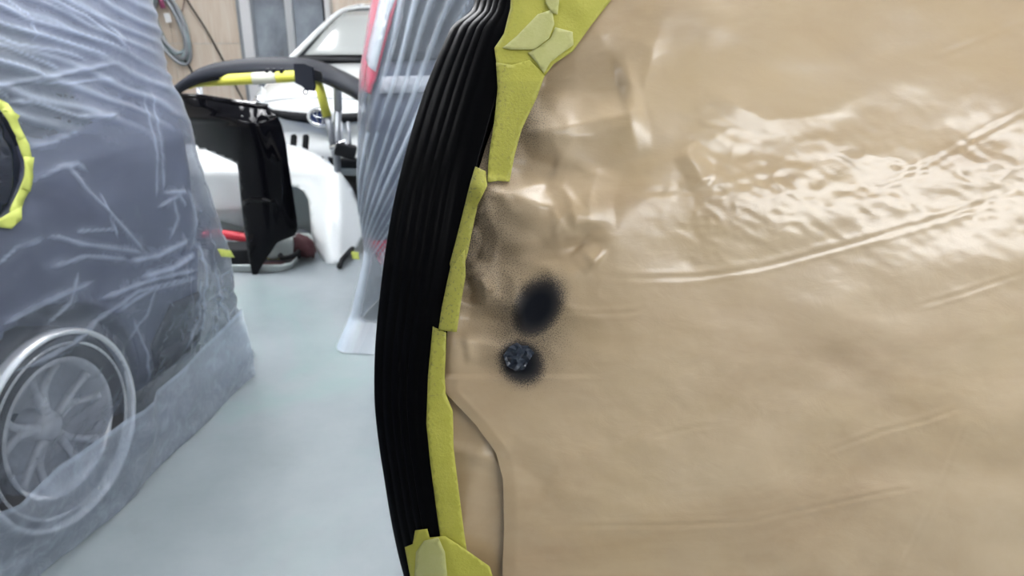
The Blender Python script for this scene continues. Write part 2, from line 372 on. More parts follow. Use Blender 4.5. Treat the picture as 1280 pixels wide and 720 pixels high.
def wall_cable(pxs, r, m, lab):
    return tag(tube('cable', smoothpath([at_y(a, b, Y1 - .045) for a, b in pxs], 5), r, m, None, 6), lab, 'cable')
wall_cable([(228, -20), (234, 0), (257, 36), (278, 74), (300, 118), (314, 142)], .012, 'rubber', 'thin dark cable slanting down across the plywood sheet')
wall_cable([(232, -20), (230, 4), (224, 26)], .009, 'rust', 'short brown cable hanging beside the hose coil')
wall_cable([(180, 0), (186, 30), (195, 55), (207, 82), (213, 110)], .013, 'rust', 'brown cable hanging left of the hose coil, near covered car')
tag(box('cable_duct', at_y(192, 40, Y1 - .06), (.035, .03, 1.5), 'ply', None), 'narrow wooden batten on plywood left of the hose coil', 'batten')

# ------------------------------------------------------------------ covered car at left
CY = R(11); A = Vector((math.sin(CY), math.cos(CY), 0)); N = Vector((math.cos(CY), -math.sin(CY), 0)); C0 = Vector((-1.36, 2.0, 0))
def cs(px, py, n=0.02):
    """photo pixel -> (along, height) on the side plane of the left car"""
    p = at_plane(px, py, C0 + N * n, N) - C0; return p.dot(A), p.z
def cw(s, n, z): return C0 + A * s + N * n + Vector((0, 0, z))
WR, WZ = .30, .302
def nprof(z): return interp(z, [0, .18, .3, .55, .9, 1.05, 1.35, 1.6, 1.8], [-.10, -.08, -.03, 0, 0, -.015, -.09, -.17, -.30])
def _sil(px, py):
    n = -.07
    for _ in range(6): n = nprof(cs(px, py, n)[1]) - .06
    return cs(px, py, n)
sil = [_sil(px, py) for px, py in [(173, -60), (183, 0), (203, 90), (230, 150), (243, 220), (250, 280), (252, 340), (250, 400)]]
sil.sort(key=lambda q: q[1])
def send(z): return interp(z, [q[1] for q in sil], [q[0] for q in sil])
SS = np.concatenate([np.linspace(-3.3, -1.1, 12)[:-1], np.arange(-1.1, .7, .0065)])
def loop(z, off, flare, r=.17):
    """plan outline at height z: near side -> rear corner -> rear -> far side; list of (s, n, weight of near side)"""
    e = send(z) + off + flare; n0 = nprof(z) + off; out = []
    s_flat = e - r
    for s in SS:
        u = (s - SS[0]) / (SS[-1] - SS[0]); out.append((SS[0] + u * (s_flat - SS[0]), n0))
    for k in range(1, 11):
        a = R(90) * k / 10; out.append((s_flat + r * math.sin(a), n0 - r * (1 - math.cos(a))))
    for k in range(1, 9): out.append((e, n0 - r - (1.70 + 2 * nprof(z) - 2 * r) * k / 8))
    m_ = -1.70 - nprof(z) - off
    for k in range(1, 6): a = R(90) * k / 5; out.append((e - r + r * math.cos(a), m_ + r - r * math.sin(a)))
    out.append((-3.3, m_)); return out
def ring(V): return np.array(V)
car = thing('car', 'grey car under clear masking film at left with one alloy wheel in view', 'car', C0)
ZB = np.arange(.19, 1.78, .016); V = []; nc = None
for z in ZB:
    lp = loop(z, 0, 0); nc = len(lp)
    for (s, n) in lp:
        if n > -.4:
            d = math.hypot(s - 0, z - WZ)
            if d < .375: n -= .22 * min(1, (.375 - d) / .02)
            if d > .375 and d < .40: n += .012
        V.append(cw(s, n, z) - C0)
top = len(V); f = grid_faces(len(ZB), nc, None, True)
for (s, n) in loop(1.78, -.1, 0): V.append(cw(s, n, 1.84) - C0)
f += [((len(ZB) - 1) * nc + j, (len(ZB) - 1) * nc + (j + 1) % nc, top + (j + 1) % nc, top + j) for j in range(nc)] + [tuple(top + j for j in range(nc))]
mesh('body', V, f, 'grey_car', car)
# side glass, rear lamp and dark lower trim as parts
def on_side(n_off):
    return lambda s, z: cw(s, nprof(z) + n_off, z) - C0
sheet('side_window', [(-1.25, 1.12), (-.05, 1.12), (.42, 1.15), (.30, 1.42), (.12, 1.55), (-1.25, 1.58)], on_side(-.002), .03, 'dark_glass', car, .008)
sheet('rear_side_trim', [(.50, .20), (.78, .22), (.80, .45), (.60, .47), (.47, .36)], on_side(.008), .04, 'dark_glass', car, .008)
# wheel
wr = Matrix.Rotation(-CY - R(90), 4, 'Z')
def wheel(parent, loc, rot, seg=40):
    h = bpy.data.objects.new('wheel', None); COL.objects.link(h); h.parent = parent; h.location = loc; h.rotation_euler = (0, 0, rot)
    v, f = lathe([(.20, -.19), (.29, -.20), (.318, -.17), (.325, -.10), (.322, -.02), (.305, .012), (.27, .02), (.235, .012), (.225, .0), (.215, -.03), (.20, -.19)], 64); mesh('tyre', v, f, 'tyre', h)
    v, f = lathe([(.232, .008), (.226, .016), (.214, .008), (.206, -.06), (.20, -.17), (.03, -.17)], 64); mesh('rim', v, f, 'silver', h)
    for k in range(5):
        parts = []
        for sgn in (-1, 1):
            a = 2 * math.pi * k / 5 + .35; b = a + sgn * .26; p = []
            for r_, y_, wd in ((.045, -.045, .5), (.12, -.05, .5), (.21, -.02, .6)):
                q = a + (b - a) * (r_ - .045) / .165; p.append(Vector((r_ * math.cos(q), y_, r_ * math.sin(q))))
            parts.append(tube_data(smoothpath(p, 4), [.018, .018, .017, .016, .014, .013, .013, .014, .016], 8))
        multi('spoke', parts, 'silver', h)
    v, f = lathe([(.001, -.018), (.03, -.02), (.05, -.035), (.055, -.06), (.055, -.12)], 24); mesh('hub_cap', v, f, 'silver', h)
    return h
# +Y of the wheel must point to N: rotate Z by angle
rotN = math.atan2(N.y, N.x) - R(90)
WS = .93
wheel(car, N * -.005 + Vector((0, 0, WZ)), rotN).scale = (WS,) * 3
wheel(car, A * -2.6 + N * -.005 + Vector((0, 0, WZ)), rotN).scale = (WS,) * 3
wheel(car, N * -1.69 + Vector((0, 0, WZ)), rotN + math.pi).scale = (WS,) * 3

# film sheet over the car
hole_c = cs(-12, 198); hole = [cs(px, py) for px, py in [(-60, 130), (-30, 108), (0, 122), (24, 150), (34, 180), (36, 206), (30, 228), (14, 262), (0, 276), (-35, 285), (-70, 250)]]
def in_poly(x, y, O):
    c = False; j = len(O) - 1
    for i in range(len(O)):
        if (O[i][1] > y) != (O[j][1] > y) and x < (O[j][0] - O[i][0]) * (y - O[i][1]) / (O[j][1] - O[i][1]) + O[i][0]: c = not c
        j = i
    return c
creases = [  # polyline in photo pixels, ridge height (m), width (px)
    ([(30, -5), (80, 25), (130, 42), (188, 62)], .014, 3.2), ([(0, 14), (80, 42), (130, 58), (172, 73)], .012, 3), ([(0, 28), (60, 57), (110, 66), (145, 78)], .010, 3),
    ([(0, 65), (43, 80), (92, 98)], .014, 3.5), ([(0, 45), (50, 62), (112, 90)], .008, 2.5), ([(105, -5), (150, 22), (193, 62)], .014, 4), ([(120, -8), (165, 25), (192, 50)], .010, 3),
    ([(60, -5), (84, 20), (88, 40), (83, 55)], .007, 2), ([(0, 113), (60, 104), (100, 97), (178, 80)], .012, 3), ([(60, 105), (110, 106), (172, 100)], .006, 2),
    ([(0, 98), (14, 108), (40, 126)], .007, 2), ([(30, 129), (68, 131), (115, 148), (150, 148), (172, 140)], .010, 2.4), ([(44, 186), (80, 180), (113, 165)], .006, 2),
    ([(86, 202), (110, 236), (150, 282), (186, 319)], .012, 2.6), ([(43, 231), (84, 211), (104, 207), (118, 216)], .007, 2), ([(55, 298), (78, 299), (100, 307), (186, 318)], .012, 3),
    ([(95, 291), (148, 288)], .005, 2), ([(60, 338), (110, 322), (165, 326)], .008, 2.5), ([(199, 120), (202, 190), (199, 252)], .006, 2), ([(209, 118), (208, 245)], .006, 2),
    ([(206, 243), (236, 241)], .012, 4), ([(198, 262), (226, 246), (236, 262)], .012, 3), ([(218, 245), (224, 275), (215, 300)], .008, 2.5), ([(236, 235), (244, 270), (243, 310)], .012, 3),
    ([(175, 350), (215, 338), (246, 318)], .014, 4.5), ([(120, 378), (190, 352), (250, 338)], .014, 4), ([(140, 395), (190, 365), (250, 348)], .010, 3), ([(0, 472), (74, 435), (121, 403), (174, 366), (246, 346)], .012, 3),
    ([(0, 410), (60, 380), (120, 352)], .008, 2.5), ([(100, 340), (90, 380), (60, 410)], .007, 2.5), ([(170, 400), (190, 440), (200, 480)], .008, 2.5),
    ([(200, 350), (188, 395), (165, 430)], .006, 2), ([(0, 335), (25, 312), (60, 300)], .006, 2), ([(128, 240), (140, 275), (150, 300)], .004, 2),
    ([(160, 330), (200, 322), (240, 300)], .012, 4), ([(250, 300), (256, 360), (262, 420)], .010, 3), ([(262, 330), (285, 390), (300, 430)], .007, 2.5), ([(250, 345), (255, 400), (240, 440)], .008, 2.5)]
crs = [([cs(*p, .03) for p in pl_], a, wpx * .0022) for pl_, a, wpx in creases]
ZF = np.concatenate([np.arange(.0, 1.62, .0068), np.linspace(1.63, 1.82, 8)])
SSb = SS
def film_fields(s, z):
    """ridge height and layer density of the left sheet, arrays"""
    h = np.zeros(s.shape); ly = np.zeros(s.shape)
    for pts, a, wd in crs:
        d, t = seg_dist(s, z, pts); ta = np.clip(np.minimum(t, 1 - t) * 8, .25, 1)
        wob = wd * (1 + .35 * vnoise(s * 25, z * 25, 3))
        g = np.exp(-(d / wob) ** 2) * ta; h = np.maximum(h, a * 1.1 * g); ly = np.maximum(ly, .42 * g)
        g2 = np.exp(-(d / (wd * 4)) ** 2) * ta; ly = np.maximum(ly, .10 * g2); h = np.maximum(h, a * .35 * np.exp(-(d / (wd * 5)) ** 2) * ta)
    h += .006 * fbm(s * 5, z * 7, 3, 11) * np.clip((z - .2) * 3, 0, 1)
    up = np.clip((z - 1.02) / .18, 0, 1)       # slack pleats over the glass
    ph = (z + .42 * (s + .6)) * 100 + 3 * vnoise(s * 2.0, z * 5, 5) + 2 * vnoise(s * 5., z * 9, 15)
    pl_ = (.5 + .5 * np.sin(ph)) ** 2.6 * (.55 + .45 * vnoise(s * 3, z * 9, 9)); h += up * .012 * pl_; ly += up * (.10 + .30 * pl_)
    d = np.hypot(s, z - WZ)
    h += .030 * np.clip((.33 - d) / .05, 0, 1)
    rear = np.clip((s - .55) / .3, 0, 1) * np.clip((.95 - z) / .4, 0, 1)
    cr = np.abs(fbm(s * 11, z * 9, 3, 21)); h += rear * .022 * np.clip(cr * 2, 0, 1); ly += rear * .14 * np.clip(1 - cr * 4.5, 0, 1)
    low = np.clip((.62 - z) / .2, 0, 1); cr = np.abs(fbm(s * 8 - z * 5, z * 13 + s * 4, 3, 31)); ly += low * .08 * np.clip(1 - cr * 6, 0, 1); h += low * .008 * cr
    return h, ly
rows = []
for z in ZF:
    fl = .30 * max(0., (.98 - z) / .98) ** 1.15
    rows.append(loop(z, .021, fl, .15))
LP = np.array(rows); ncf = LP.shape[1]; Sg = LP[:, :, 0].copy(); Zg = np.repeat(ZF[:, None], ncf, 1)
h, ly = film_fields(Sg, Zg); near = LP[:, :, 1] > -.5
h = np.where(near, np.maximum(h, -.002), .01); ly = np.where(near, ly, .08)
dN = np.where(np.arange(ncf)[None, :] < len(SS) + 6, 1., 0.)
low = np.clip((.32 - Zg) / .32, 0, 1) * dN
Nn = LP[:, :, 1] + h * dN + low * .06
# at floor the hem lies a touch wavy
Nn += low ** 2 * .012 * vnoise(Sg * 7, Zg * 0 + 2, 8)
Vf = C0_np = np.array(C0)[None, None, :] * 0 + Sg[..., None] * np.array(A) + Nn[..., None] * np.array(N)
Vf[..., 2] = Zg + .004
Vf = Vf + np.array([C0.x, C0.y, 0])
def keep(i, j):
    if j >= ncf - 1: return False
    if j < len(SS) and in_poly(Sg[i, j], Zg[i, j], hole): return False
    return True
fm = mesh('masking_film', Vf.reshape(-1, 3), grid_faces(len(ZF), ncf, keep), 'film_l', None, True, np.stack([Sg.ravel(), Zg.ravel()], 1), {'layer': ly.ravel()})
tag(fm, 'clear plastic masking film draped over the grey car with the alloy wheel', 'film')
# hem band: a second, denser strip of film along the floor
skt = [cs(px, py, .06) for px, py in [(-160, 700), (-60, 668), (10, 628), (53, 583), (105, 548), (169, 511), (238, 451), (306, 387), (322, 438)]]
def topz(s): return interp(s, [q[0] for q in skt[:-1]], [q[1] for q in skt[:-1]])
sv = np.linspace(skt[0][0] - 1.2, skt[-2][0], 190); V = []; UV = []; LY = []
nv = 26
for k in range(nv):
    for s in sv:
        z = topz(s) * k / (nv - 1); d = math.hypot(s, z - WZ)
        n = .075 + .03 * min(max((.36 - d) / .06, 0), 1) - .035 * max(0, s - .2) + .010 * float(fbm(np.array(s * 6), np.array(z * 10), 2, 5)) + .02 * (1 - k / nv)
        cr = abs(float(fbm(np.array(s * 7 + z * 6), np.array(z * 12 - s * 3), 3, 14)))
        V.append(cw(s, n, z + .004)); UV.append((s, z)); LY.append(.10 * max(0, 1 - cr * 6) + (.15 if k > nv - 3 else 0))
tag(mesh('film_hem', V, grid_faces(nv, len(sv)), 'film_skirt', None, True, UV, {'layer': LY}), 'doubled film strip along the floor under the alloy wheel', 'film')
# elastic film cap on the wheel
wc = thing('wheel_cover', 'round clear film cap stretched over the alloy wheel', 'wheel cover', C0 + N * .062 + A * -.035 + Vector((0, 0, .322)), rotN)
v, f = lathe([(.298, -.045), (.302, -.02), (.299, -.005), (.293, .001), (.286, -.003), (.283, -.010)], 72)
mesh('film', v, f, 'film_wheel', wc, True, [(p.x, p.z) for p in v], {'layer': [(.5, .8, .95, .95, .7, .3)[i // 72] for i in range(len(v))]})
v, f = lathe([(.262, -.012), (.258, -.006), (.253, -.012)], 72)
mesh('inner_band', v, f, 'film_wheel', wc, True, [(p.x, p.z) for p in v], {'layer': [.40] * len(v)})
# dark patch left open in the film, with tape round it
dk = sheet('open_panel', [(s, z) for s, z in hole], lambda s, z: cw(s, nprof(z) + .016, z) - C0, .03, 'navy', car, .003)
def film_pt(s, z, lift=.006):
    hh, _ = film_fields(np.array([s]), np.array([z])); return cw(s, nprof(z) + .021 + float(hh[0]) + lift, z)
ring_px = [[(-40, 92), (-28, 108), (4, 122), (20, 140), (34, 140), (30, 130), (10, 117), (-12, 100)], [(15, 137), (26, 152), (32, 176), (42, 172), (36, 150), (38, 145), (32, 140), (30, 134)],
           [(30, 172), (36, 200), (46, 198), (44, 180), (41, 168)], [(36, 196), (35, 208), (29, 236), (40, 240), (44, 212), (48, 197)],
           [(34, 218), (26, 240), (13, 264), (23, 272), (33, 250), (39, 240), (40, 222)], [(28, 258), (12, 266), (-6, 277), (-40, 284), (-40, 294), (-2, 284), (13, 286), (20, 279), (26, 274)], [(-38, 282), (-72, 248), (-80, 256), (-44, 294)], [(-68, 254), (-58, 128), (-68, 124), (-78, 250)], [(-62, 134), (-30, 106), (-36, 94), (-70, 126)]]
for k, po in enumerate(ring_px):
    o = sheet('masking_tape', [cs(px, py) for px, py in po], lambda s, z: film_pt(s, z, .006 + .0015 * (k % 2)), .02, 'tape_film', None, .001, None, True, 1.)
    tag(o, ['uppermost lime tape strip round the dark opening in the car film', 'lime tape strip at the upper right bend of the dark opening', 'lime tape strip right of the dark opening, upper of the two upright ones',
            'lime tape strip right of the dark opening, lower of the two upright ones', 'lime tape strip slanting inwards at the lower right of the dark opening', 'lowest lime tape strip under the dark opening in the car film', 'lime tape at the lower front bend of the dark opening', 'lime tape along the front edge of the dark opening', 'lime tape at the upper front bend of the dark opening'][k], 'tape', 'tape round the dark opening in the film')
sp = cs(268, 315, .0)
tag(sheet('masking_tape', [cs(px, py, .0) for px, py in [(257, 310), (274, 312), (279, 321), (262, 320)]], lambda s, z: cw(s, .05, z), .02, 'tape_film', None, .001, None, True, 1.), 'short yellow tape on the film tail behind the grey car', 'tape')

# ------------------------------------------------------------------ covered car in the middle, tail towards us
KY = R(10); KA = Vector((math.sin(KY), math.cos(KY), 0)); KR = Vector((math.cos(KY), -math.sin(KY), 0)); K0 = Vector((-.745, 3.52, 0))
def kw(u, b, z): return K0 + KR * u + KA * b + Vector((0, 0, z))        # u right along the tail, b backwards into the car
def ku(px, py, b=0.): p = at_plane(px, py, K0 + KA * b, -KA) - K0; return p.dot(KR), p.z
car2 = thing('car', 'dark grey car with red tail lamp under pleated film, behind the black ribbed edge', 'car', K0)
def kloop(z, off=0., inset=0.):
    r = .14; W = 1.62; i = interp(z, [.2, .5, .9, 1.2, 1.7, 1.8], [.05, .0, .0, .02, .12, .2]) + inset - off; o = []
    bk = interp(z, [.2, .45, .62, .7, 1.0, 1.7, 1.8], [.10, 0, 0, .07, .08, .26, .36]) - off
    o.append((i, 3.3)); 
    for k in range(0, 14): o.append((i, 3.3 - (3.3 - bk - r) * (k + 1) / 14))
    for k in range(1, 9): a = R(90) * k / 8; o.append((i + r - r * math.cos(a), bk + r - r * math.sin(a)))
    for k in range(1, 12): o.append((i + r + (W - 2 * i - 2 * r) * k / 12, bk))
    for k in range(0, 9): a = R(90) * k / 8; o.append((W - i - r + r * math.sin(a), bk + r - r * math.cos(a)))
    o.append((W - i, 3.3)); return o
ZK = np.linspace(.2, 1.78, 48); V = []
for z in ZK:
    lp = kloop(z); V += [kw(u, b, z) - K0 for u, b in lp]
nk = len(lp); f = grid_faces(len(ZK), nk, None, True); t_ = len(V)
V += [kw(u, b, 1.84) - K0 for u, b in kloop(1.78, -.1)]
f += [((len(ZK) - 1) * nk + j, (len(ZK) - 1) * nk + (j + 1) % nk, t_ + (j + 1) % nk, t_ + j) for j in range(nk)] + [tuple(t_ + j for j in range(nk))]
mesh('body', V, f, 'dark_car', car2)
def ksurf(off):
    def fn(u, z):
        lp = kloop(z); bk = interp(z, [.2, .45, .62, .7, 1.0, 1.7, 1.8], [.10, 0, 0, .07, .08, .26, .36]); i = interp(z, [.2, .5, .9, 1.2, 1.7, 1.8], [.05, .0, .0, .02, .12, .2]); r = .14
        q = u - i; b = bk
        if q < r: b = bk + r - math.sqrt(max(0, r * r - (r - max(q, 0)) ** 2))
        return kw(u - (off * .7 if q < r * .5 else 0), b - off, z) - K0
    return fn
def kpx(l, b=.1): return [ku(px, py, b) for px, py in l]
lamp2 = sheet('tail_lamp', kpx([(452, -40), (500, -40), (487, 0), (482, 25), (474, 62), (468, 95), (463, 118), (442, 115), (443, 90), (446, 50)]), ksurf(.012), .02, 'red', car2, .012)
sheet('clear_lens', kpx([(472, -30), (494, -30), (479, 18), (474, 50), (467, 90), (453, 74), (456, 52), (464, 12)]), ksurf(.026), .02, 'clear', lamp2, .006)
sheet('reflector', kpx([(455, 305), (485, 300), (492, 330), (470, 338)], 0), ksurf(.012), .03, 'red', car2, .01)
sheet('tail_window', kpx([(502, -40), (700, -40), (700, 70), (478, 78), (490, 30)], .1), ksurf(.01), .04, 'dark_glass', car2, .006)
sheet('number_plate_garnish', kpx([(478, 96), (700, 92), (700, 112), (476, 116)], .1), ksurf(.02), .03, 'silver', car2, .01)
for b_, u_ in ((.75, .06), (2.9, .06), (.75, 1.56), (2.9, 1.56)):
    wheel(car2, KA * b_ + KR * u_ + Vector((0, 0, .325)), (KY * -1 + R(90)) if u_ < 1 else (KY * -1 - R(90)))
# pleated film
uT, zT = ku(447, 317, -.05); cf = None
Ls = np.concatenate([np.linspace(-2.4, -.1, 8)[:-1], np.linspace(-.1, 1.1, 240), np.linspace(1.1, 1.62, 12)[1:], np.linspace(1.7, 4., 6)])
ZC = np.concatenate([np.linspace(0, 1.78, 120)]); V = []; UV = []; LY = []
for z in ZC:
    i0 = interp(z, [0, zT - .03, zT + .25, 1.2, 1.7], [-.06, -.01, -.03, -.02, .06]); bk = interp(z, [0, .1, zT, .75, 1.0, 1.7, 1.8], [-.36, -.20, -.07, -.05, .0, .18, .28])
    for L in Ls:
        if L < 0: u, b, edge = i0 + .03, bk + .10 - L, 0.
        elif L > 1.62: u, b, edge = 1.66, bk + (L - 1.62), 0.
        else:
            u = i0 + L * (1.66 - i0) / 1.62; q = L / .13; b = bk + (.12 * (1 - math.sqrt(max(0, 1 - (1 - q) ** 2))) if q < 1 else 0); u += .03 * max(0, 1 - q); edge = 1.
        du, dz = u - uT + .10, z - zT + .25
        if z > zT: ph = math.atan2(du, dz) * 120
        else: ph = (u - uT) / (.10 + .55 * (zT - z) + .12) * 9
        ph += 2.2 * float(vnoise(np.array(u * 6.), np.array(z * 2.2), 4)); am = .5 + .5 * float(vnoise(np.array(ph * .17), np.array(z * 1.3), 6))
        w_ = .5 + .5 * math.sin(ph); w_ = w_ ** 2.2; up_ = min(1, abs(z - zT) * 4 + .3)
        V.append(kw(u, b - edge * .020 * w_ * am * up_, z + .004)); UV.append((u, z))
        n_ = 1 - min(1, math.hypot(u - uT, (z - zT) * .7) / .16)
        LY.append(edge * (.75 * w_ * am * (1 if z < .95 else min(1, max(.06, (u - .10) / .12))) + .02 + .25 * max(0, n_)) + (.16 if z < .1 else 0))
cf = mesh('masking_film', V, grid_faces(len(ZC), len(Ls)), 'film_c', None, True, UV, {'layer': LY})
tag(cf, 'pleated plastic film over the dark grey car with the red tail lamp', 'film')
tag(sheet('masking_tape', kpx([(442, 312), (451, 313), (452, 322), (443, 321)], -.13), lambda u, z: kw(u, -.16, z), .01, 'tape_film', None, .001, None, True, 1.), 'small yellow tape tying the pleated film near the floor', 'tape')

# ------------------------------------------------------------------ white car at the back
WY = R(10); We = at_y(405, 147, 6.0); W0 = Vector((We.x, We.y, 0)); 
car3 = thing('car', 'white car facing us behind the bumper stand', 'car', W0, -WY)
prof = [(.10, .20), (.02, .26), (-.02, .36), (-.02, .46), (.03, .50), (.02, .56), (-.03, .62), (-.045, .68), (-.02, .745), (.03, .80), (.10, .835), (.25, .88), (.5, .935), (.8, .985), (1.05, 1.015), (1.2, 1.02), (2.2, 1.02), (3.2, 1.03), (4.0, 1.05), (4.35, .95), (4.42, .6), (4.35, .25)]
ws = np.linspace(-1, 1, 41); V = []
for (y, z) in prof:
    fr = max(0, 1 - y / 1.2) if y < 1.2 else 0; rr_ = max(0, (y - 3.9) / .5)
    for a in ws:
        yy = y + (.50 * abs(a) ** 3.0 * fr) - .30 * abs(a) ** 3 * rr_; zz = z - (.10 * abs(a) ** 2.5 if .75 < z else 0); V.append((a * .86, yy, zz))
np_ = len(V); nr = len(prof); f = grid_faces(nr, 41)
for s_, col in ((-1, 0), (1, 40)):
    for r_ in range(nr):
        p = V[r_ * 41 + col]; V.append((p[0] * 1.015, p[1], min(.55, p[2])))
    for r_ in range(nr):
        p = V[r_ * 41 + col]; V.append((p[0] * .97, p[1], .2))
    b_ = len(V) - 2 * nr
    for r_ in range(nr - 1):
        q = [(r_ * 41 + col, (r_ + 1) * 41 + col, b_ + r_ + 1, b_ + r_), (b_ + r_, b_ + r_ + 1, b_ + nr + r_ + 1, b_ + nr + r_)]
        f += q if s_ > 0 else [tuple(reversed(t__)) for t__ in q]
mesh('body', V, [tuple(reversed(q)) for q in f], 'white_paint', car3)
def front(a, z, off=0.):
    y = interp(z, [p[1] for p in prof[1:12]], [p[0] for p in prof[1:12]]); fr = max(0, 1 - y / 1.2)
    return (a * .86, y + .50 * abs(a) ** 3 * fr - off, z - (.10 * abs(a) ** 2.5 if z > .75 else 0))
def fsheet(name, pts, off, m, th=.01, parent=car3, res=.04): return sheet(name, pts, lambda a, z: front(a / .86, z, off), res, m, parent, th)
for s_ in (-1, 1):
    fsheet('grille_slit', [(s_ * .09, .632), (s_ * .30, .655), (s_ * .46, .69), (s_ * .52, .722), (s_ * .30, .718), (s_ * .09, .708)], .016, 'rubber')
    fsheet('intake', [(s_ * .02, .28), (s_ * .5, .28), (s_ * .56, .36), (s_ * .02, .37)], .012, 'rubber')
    hl = fsheet('headlight', [(s_ * .52, .73), (s_ * .60, .73), (s_ * .78, .79), (s_ * .82, .88), (s_ * .76, .92), (s_ * .62, .84)], .02, 'clear', .02)
    v, ff = lathe([(.001, .03), (.03, .028), (.045, .01), (.05, -.01)], 16); h_ = mesh('reflector', v, ff, 'chrome', hl); p_ = front(s_ * .75, .80, .02); h_.location = p_; h_.rotation_euler = (0, 0, math.pi)
tube('shut_line', [front(a, .815 - .05 * abs(a) ** 2, .004) for a in np.linspace(-.72, .72, 25)], .005, 'steel', car3, 6)
# round badge of three interlocking ellipses
bd = bpy.data.objects.new('emblem', None); COL.objects.link(bd); bd.parent = car3; bd.location = (0, -.062, .685)
def ell(cx, cz, a, b, r, y): return tube_data([(cx + a * math.cos(q), y, cz + b * math.sin(q)) for q in np.linspace(0, 2 * math.pi, 33)], r, 8, False)
multi('rings', [ell(0, 0, .085, .060, .008, -.004), ell(0, .022, .055, .026, .007, -.008), ell(0, -.002, .024, .056, .007, -.010)], 'chrome', bd)
v, ff = lathe([(.001, .0), (1, .0), (1.02, -.02)], 32); mesh('backing', [Vector((p.x * .084, -p.y * .5, p.z * .059)) for p in v], ff, 'blue_badge', bd)
v, ff = lathe([(1, .0), (1.22, -.02), (1.3, .02)], 32); mesh('surround', [Vector((p.x * .088, p.y * .5, p.z * .066)) for p in v], ff, 'white_paint', bd)
# greenhouse
def gh(y): return interp(y, [1.0, 1.5, 1.95, 2.4, 3.0, 3.6, 4.2], [1.0, 1.27, 1.44, 1.49, 1.47, 1.36, 1.06])
V = []; ys_ = np.linspace(1.0, 4.2, 26)
for y in ys_:
    zt = gh(y); k_ = (zt - 1.) / .49; tw = .70 - .16 * k_
    V += [(-.76, y, .98), (-tw, y, zt - .03 * k_), (-tw * .8, y, zt), (0, y, zt + .015 * k_), (tw * .8, y, zt), (tw, y, zt - .03 * k_), (.76, y, .98)]
f_all = grid_faces(26, 7)
mesh('cabin_glass', V, [tuple(reversed(q)) for q in f_all], 'dark_glass', car3)
V2 = [(x_, y, z + .012) for (x_, y, z), k_ in [(V[r_ * 7 + c_], 0) for r_ in range(8, 20) for c_ in range(1, 6)]]
thick(mesh('roof', V2, [tuple(reversed(q)) for q in grid_faces(12, 5)], 'white_paint', car3), .02, 0)
for s_ in (-1, 1):
    tube('pillar', smoothpath([(s_ * (.70 - .16 * (gh(y) - 1) / .49 + .015), y - .02, gh(y) - .03 * (gh(y) - 1) / .49 + .012) for y in (.98, 1.3, 1.6, 1.95, 2.4)], 4), .03, 'white_paint', car3, 8)
    tube('roof_rail', smoothpath([(s_ * (.70 - .16 * (gh(y) - 1) / .49), y, gh(y) - .02) for y in (2.4, 3., 3.6, 4.2)], 4), .035, 'white_paint', car3, 8)
V3 = []
for r_ in range(1, 9):
    y = .99 + (1.98 - .99) * r_ / 9
    for a in np.linspace(-1, 1, 13):
        zt = gh(y); k_ = (zt - 1.) / .49; tw = (.70 - .16 * k_) * .90; V3.append((a * tw, y - .012 - .04 * (1 - a * a), zt + .012 + .012 * (1 - a * a)))
thick(mesh('windscreen', V3, [tuple(reversed(q)) for q in grid_faces(8, 13)], 'windscreen', car3), .006, 0)
V4 = [(a * .70, 1.03 - .06 * (1 - a * a) + k_ * .08, 1.018 + .01 + k_ * .03) for k_ in (0, 1) for a in np.linspace(-1, 1, 13)]
thick(mesh('cowl', V4, [tuple(reversed(q)) for q in grid_faces(2, 13)], 'rubber', car3), .01, 0)
for x_, y_ in ((-.80, .95), (.80, .95), (-.80, 3.6), (.80, 3.6)):
    h_ = wheel(car3, (x_ + (.06 if x_ > 0 else -.06), y_, .325), R(90) if x_ < 0 else R(-90))

# ------------------------------------------------------------------ bumper stand with a dark bumper on top
YS = 4.85
st = thing('bumper_stand', 'steel work stand with yellow padded bars under the dark grey bumper', 'stand', (at_y(420, 160, YS).x, YS, 0))
L_ = lambda p: Vector(p) - st.location
yb = [at_y(236, 105, YS - .15), at_y(243, 102, YS - .12), at_y(300, 99, YS - .08), at_y(372, 95, YS - .05), at_y(392, 92, YS)]
tube('padded_bar', [L_(p) for p in smoothpath(yb, 4)], .034, 'yellow_pad', st, 12)
tube('tape_wrap', [L_(at_y(316, 98.2, YS - .075)), L_(at_y(345, 96.6, YS - .062))], .0365, 'pale_pad', st, 12)
lg0, lg1 = at_y(393, 92, YS), at_y(409, 146, YS - .02); bt = at_y(419, 196, YS); bt0 = at_z(424, 262, .03)
tube('padded_leg', [L_(lg0), L_(at_y(400, 112, YS)), L_(lg1)], .028, 'yellow_pad', st, 12)
tube('leg_rod', [L_(lg1), L_(bt)], .020, 'steel', st, 10)
tube('post', [L_(at_y(422, 98, YS)), L_(at_y(422.5, 138, YS))], .026, 'alu', st, 12)
pb = at_y(421, 200, YS); tube('lower_post', [L_(at_y(422.5, 137, YS)), L_(pb), L_((pb.x, YS, .05))], .023, 'steel', st, 12)
rp = at_y(248, 104, YS + .62)
tube('rear_arm', [L_(at_y(243, 102, YS - .12)), L_(rp)], .018, 'steel', st, 8)
tube('rear_post', [L_(rp), L_((rp.x, rp.y, .05))], .022, 'alu', st, 10)
for x_, ya, yb_ in ((pb.x, YS - .1, YS + .72), (rp.x, YS + .5, YS + .72)): tube('foot', [L_((x_, ya, .025)), L_((x_, yb_, .025))], .025, 'steel', st, 10)
tube('cross_bar', [L_((pb.x, YS + .62, .09)), L_((rp.x, YS + .62, .09))], .02, 'steel', st, 10)
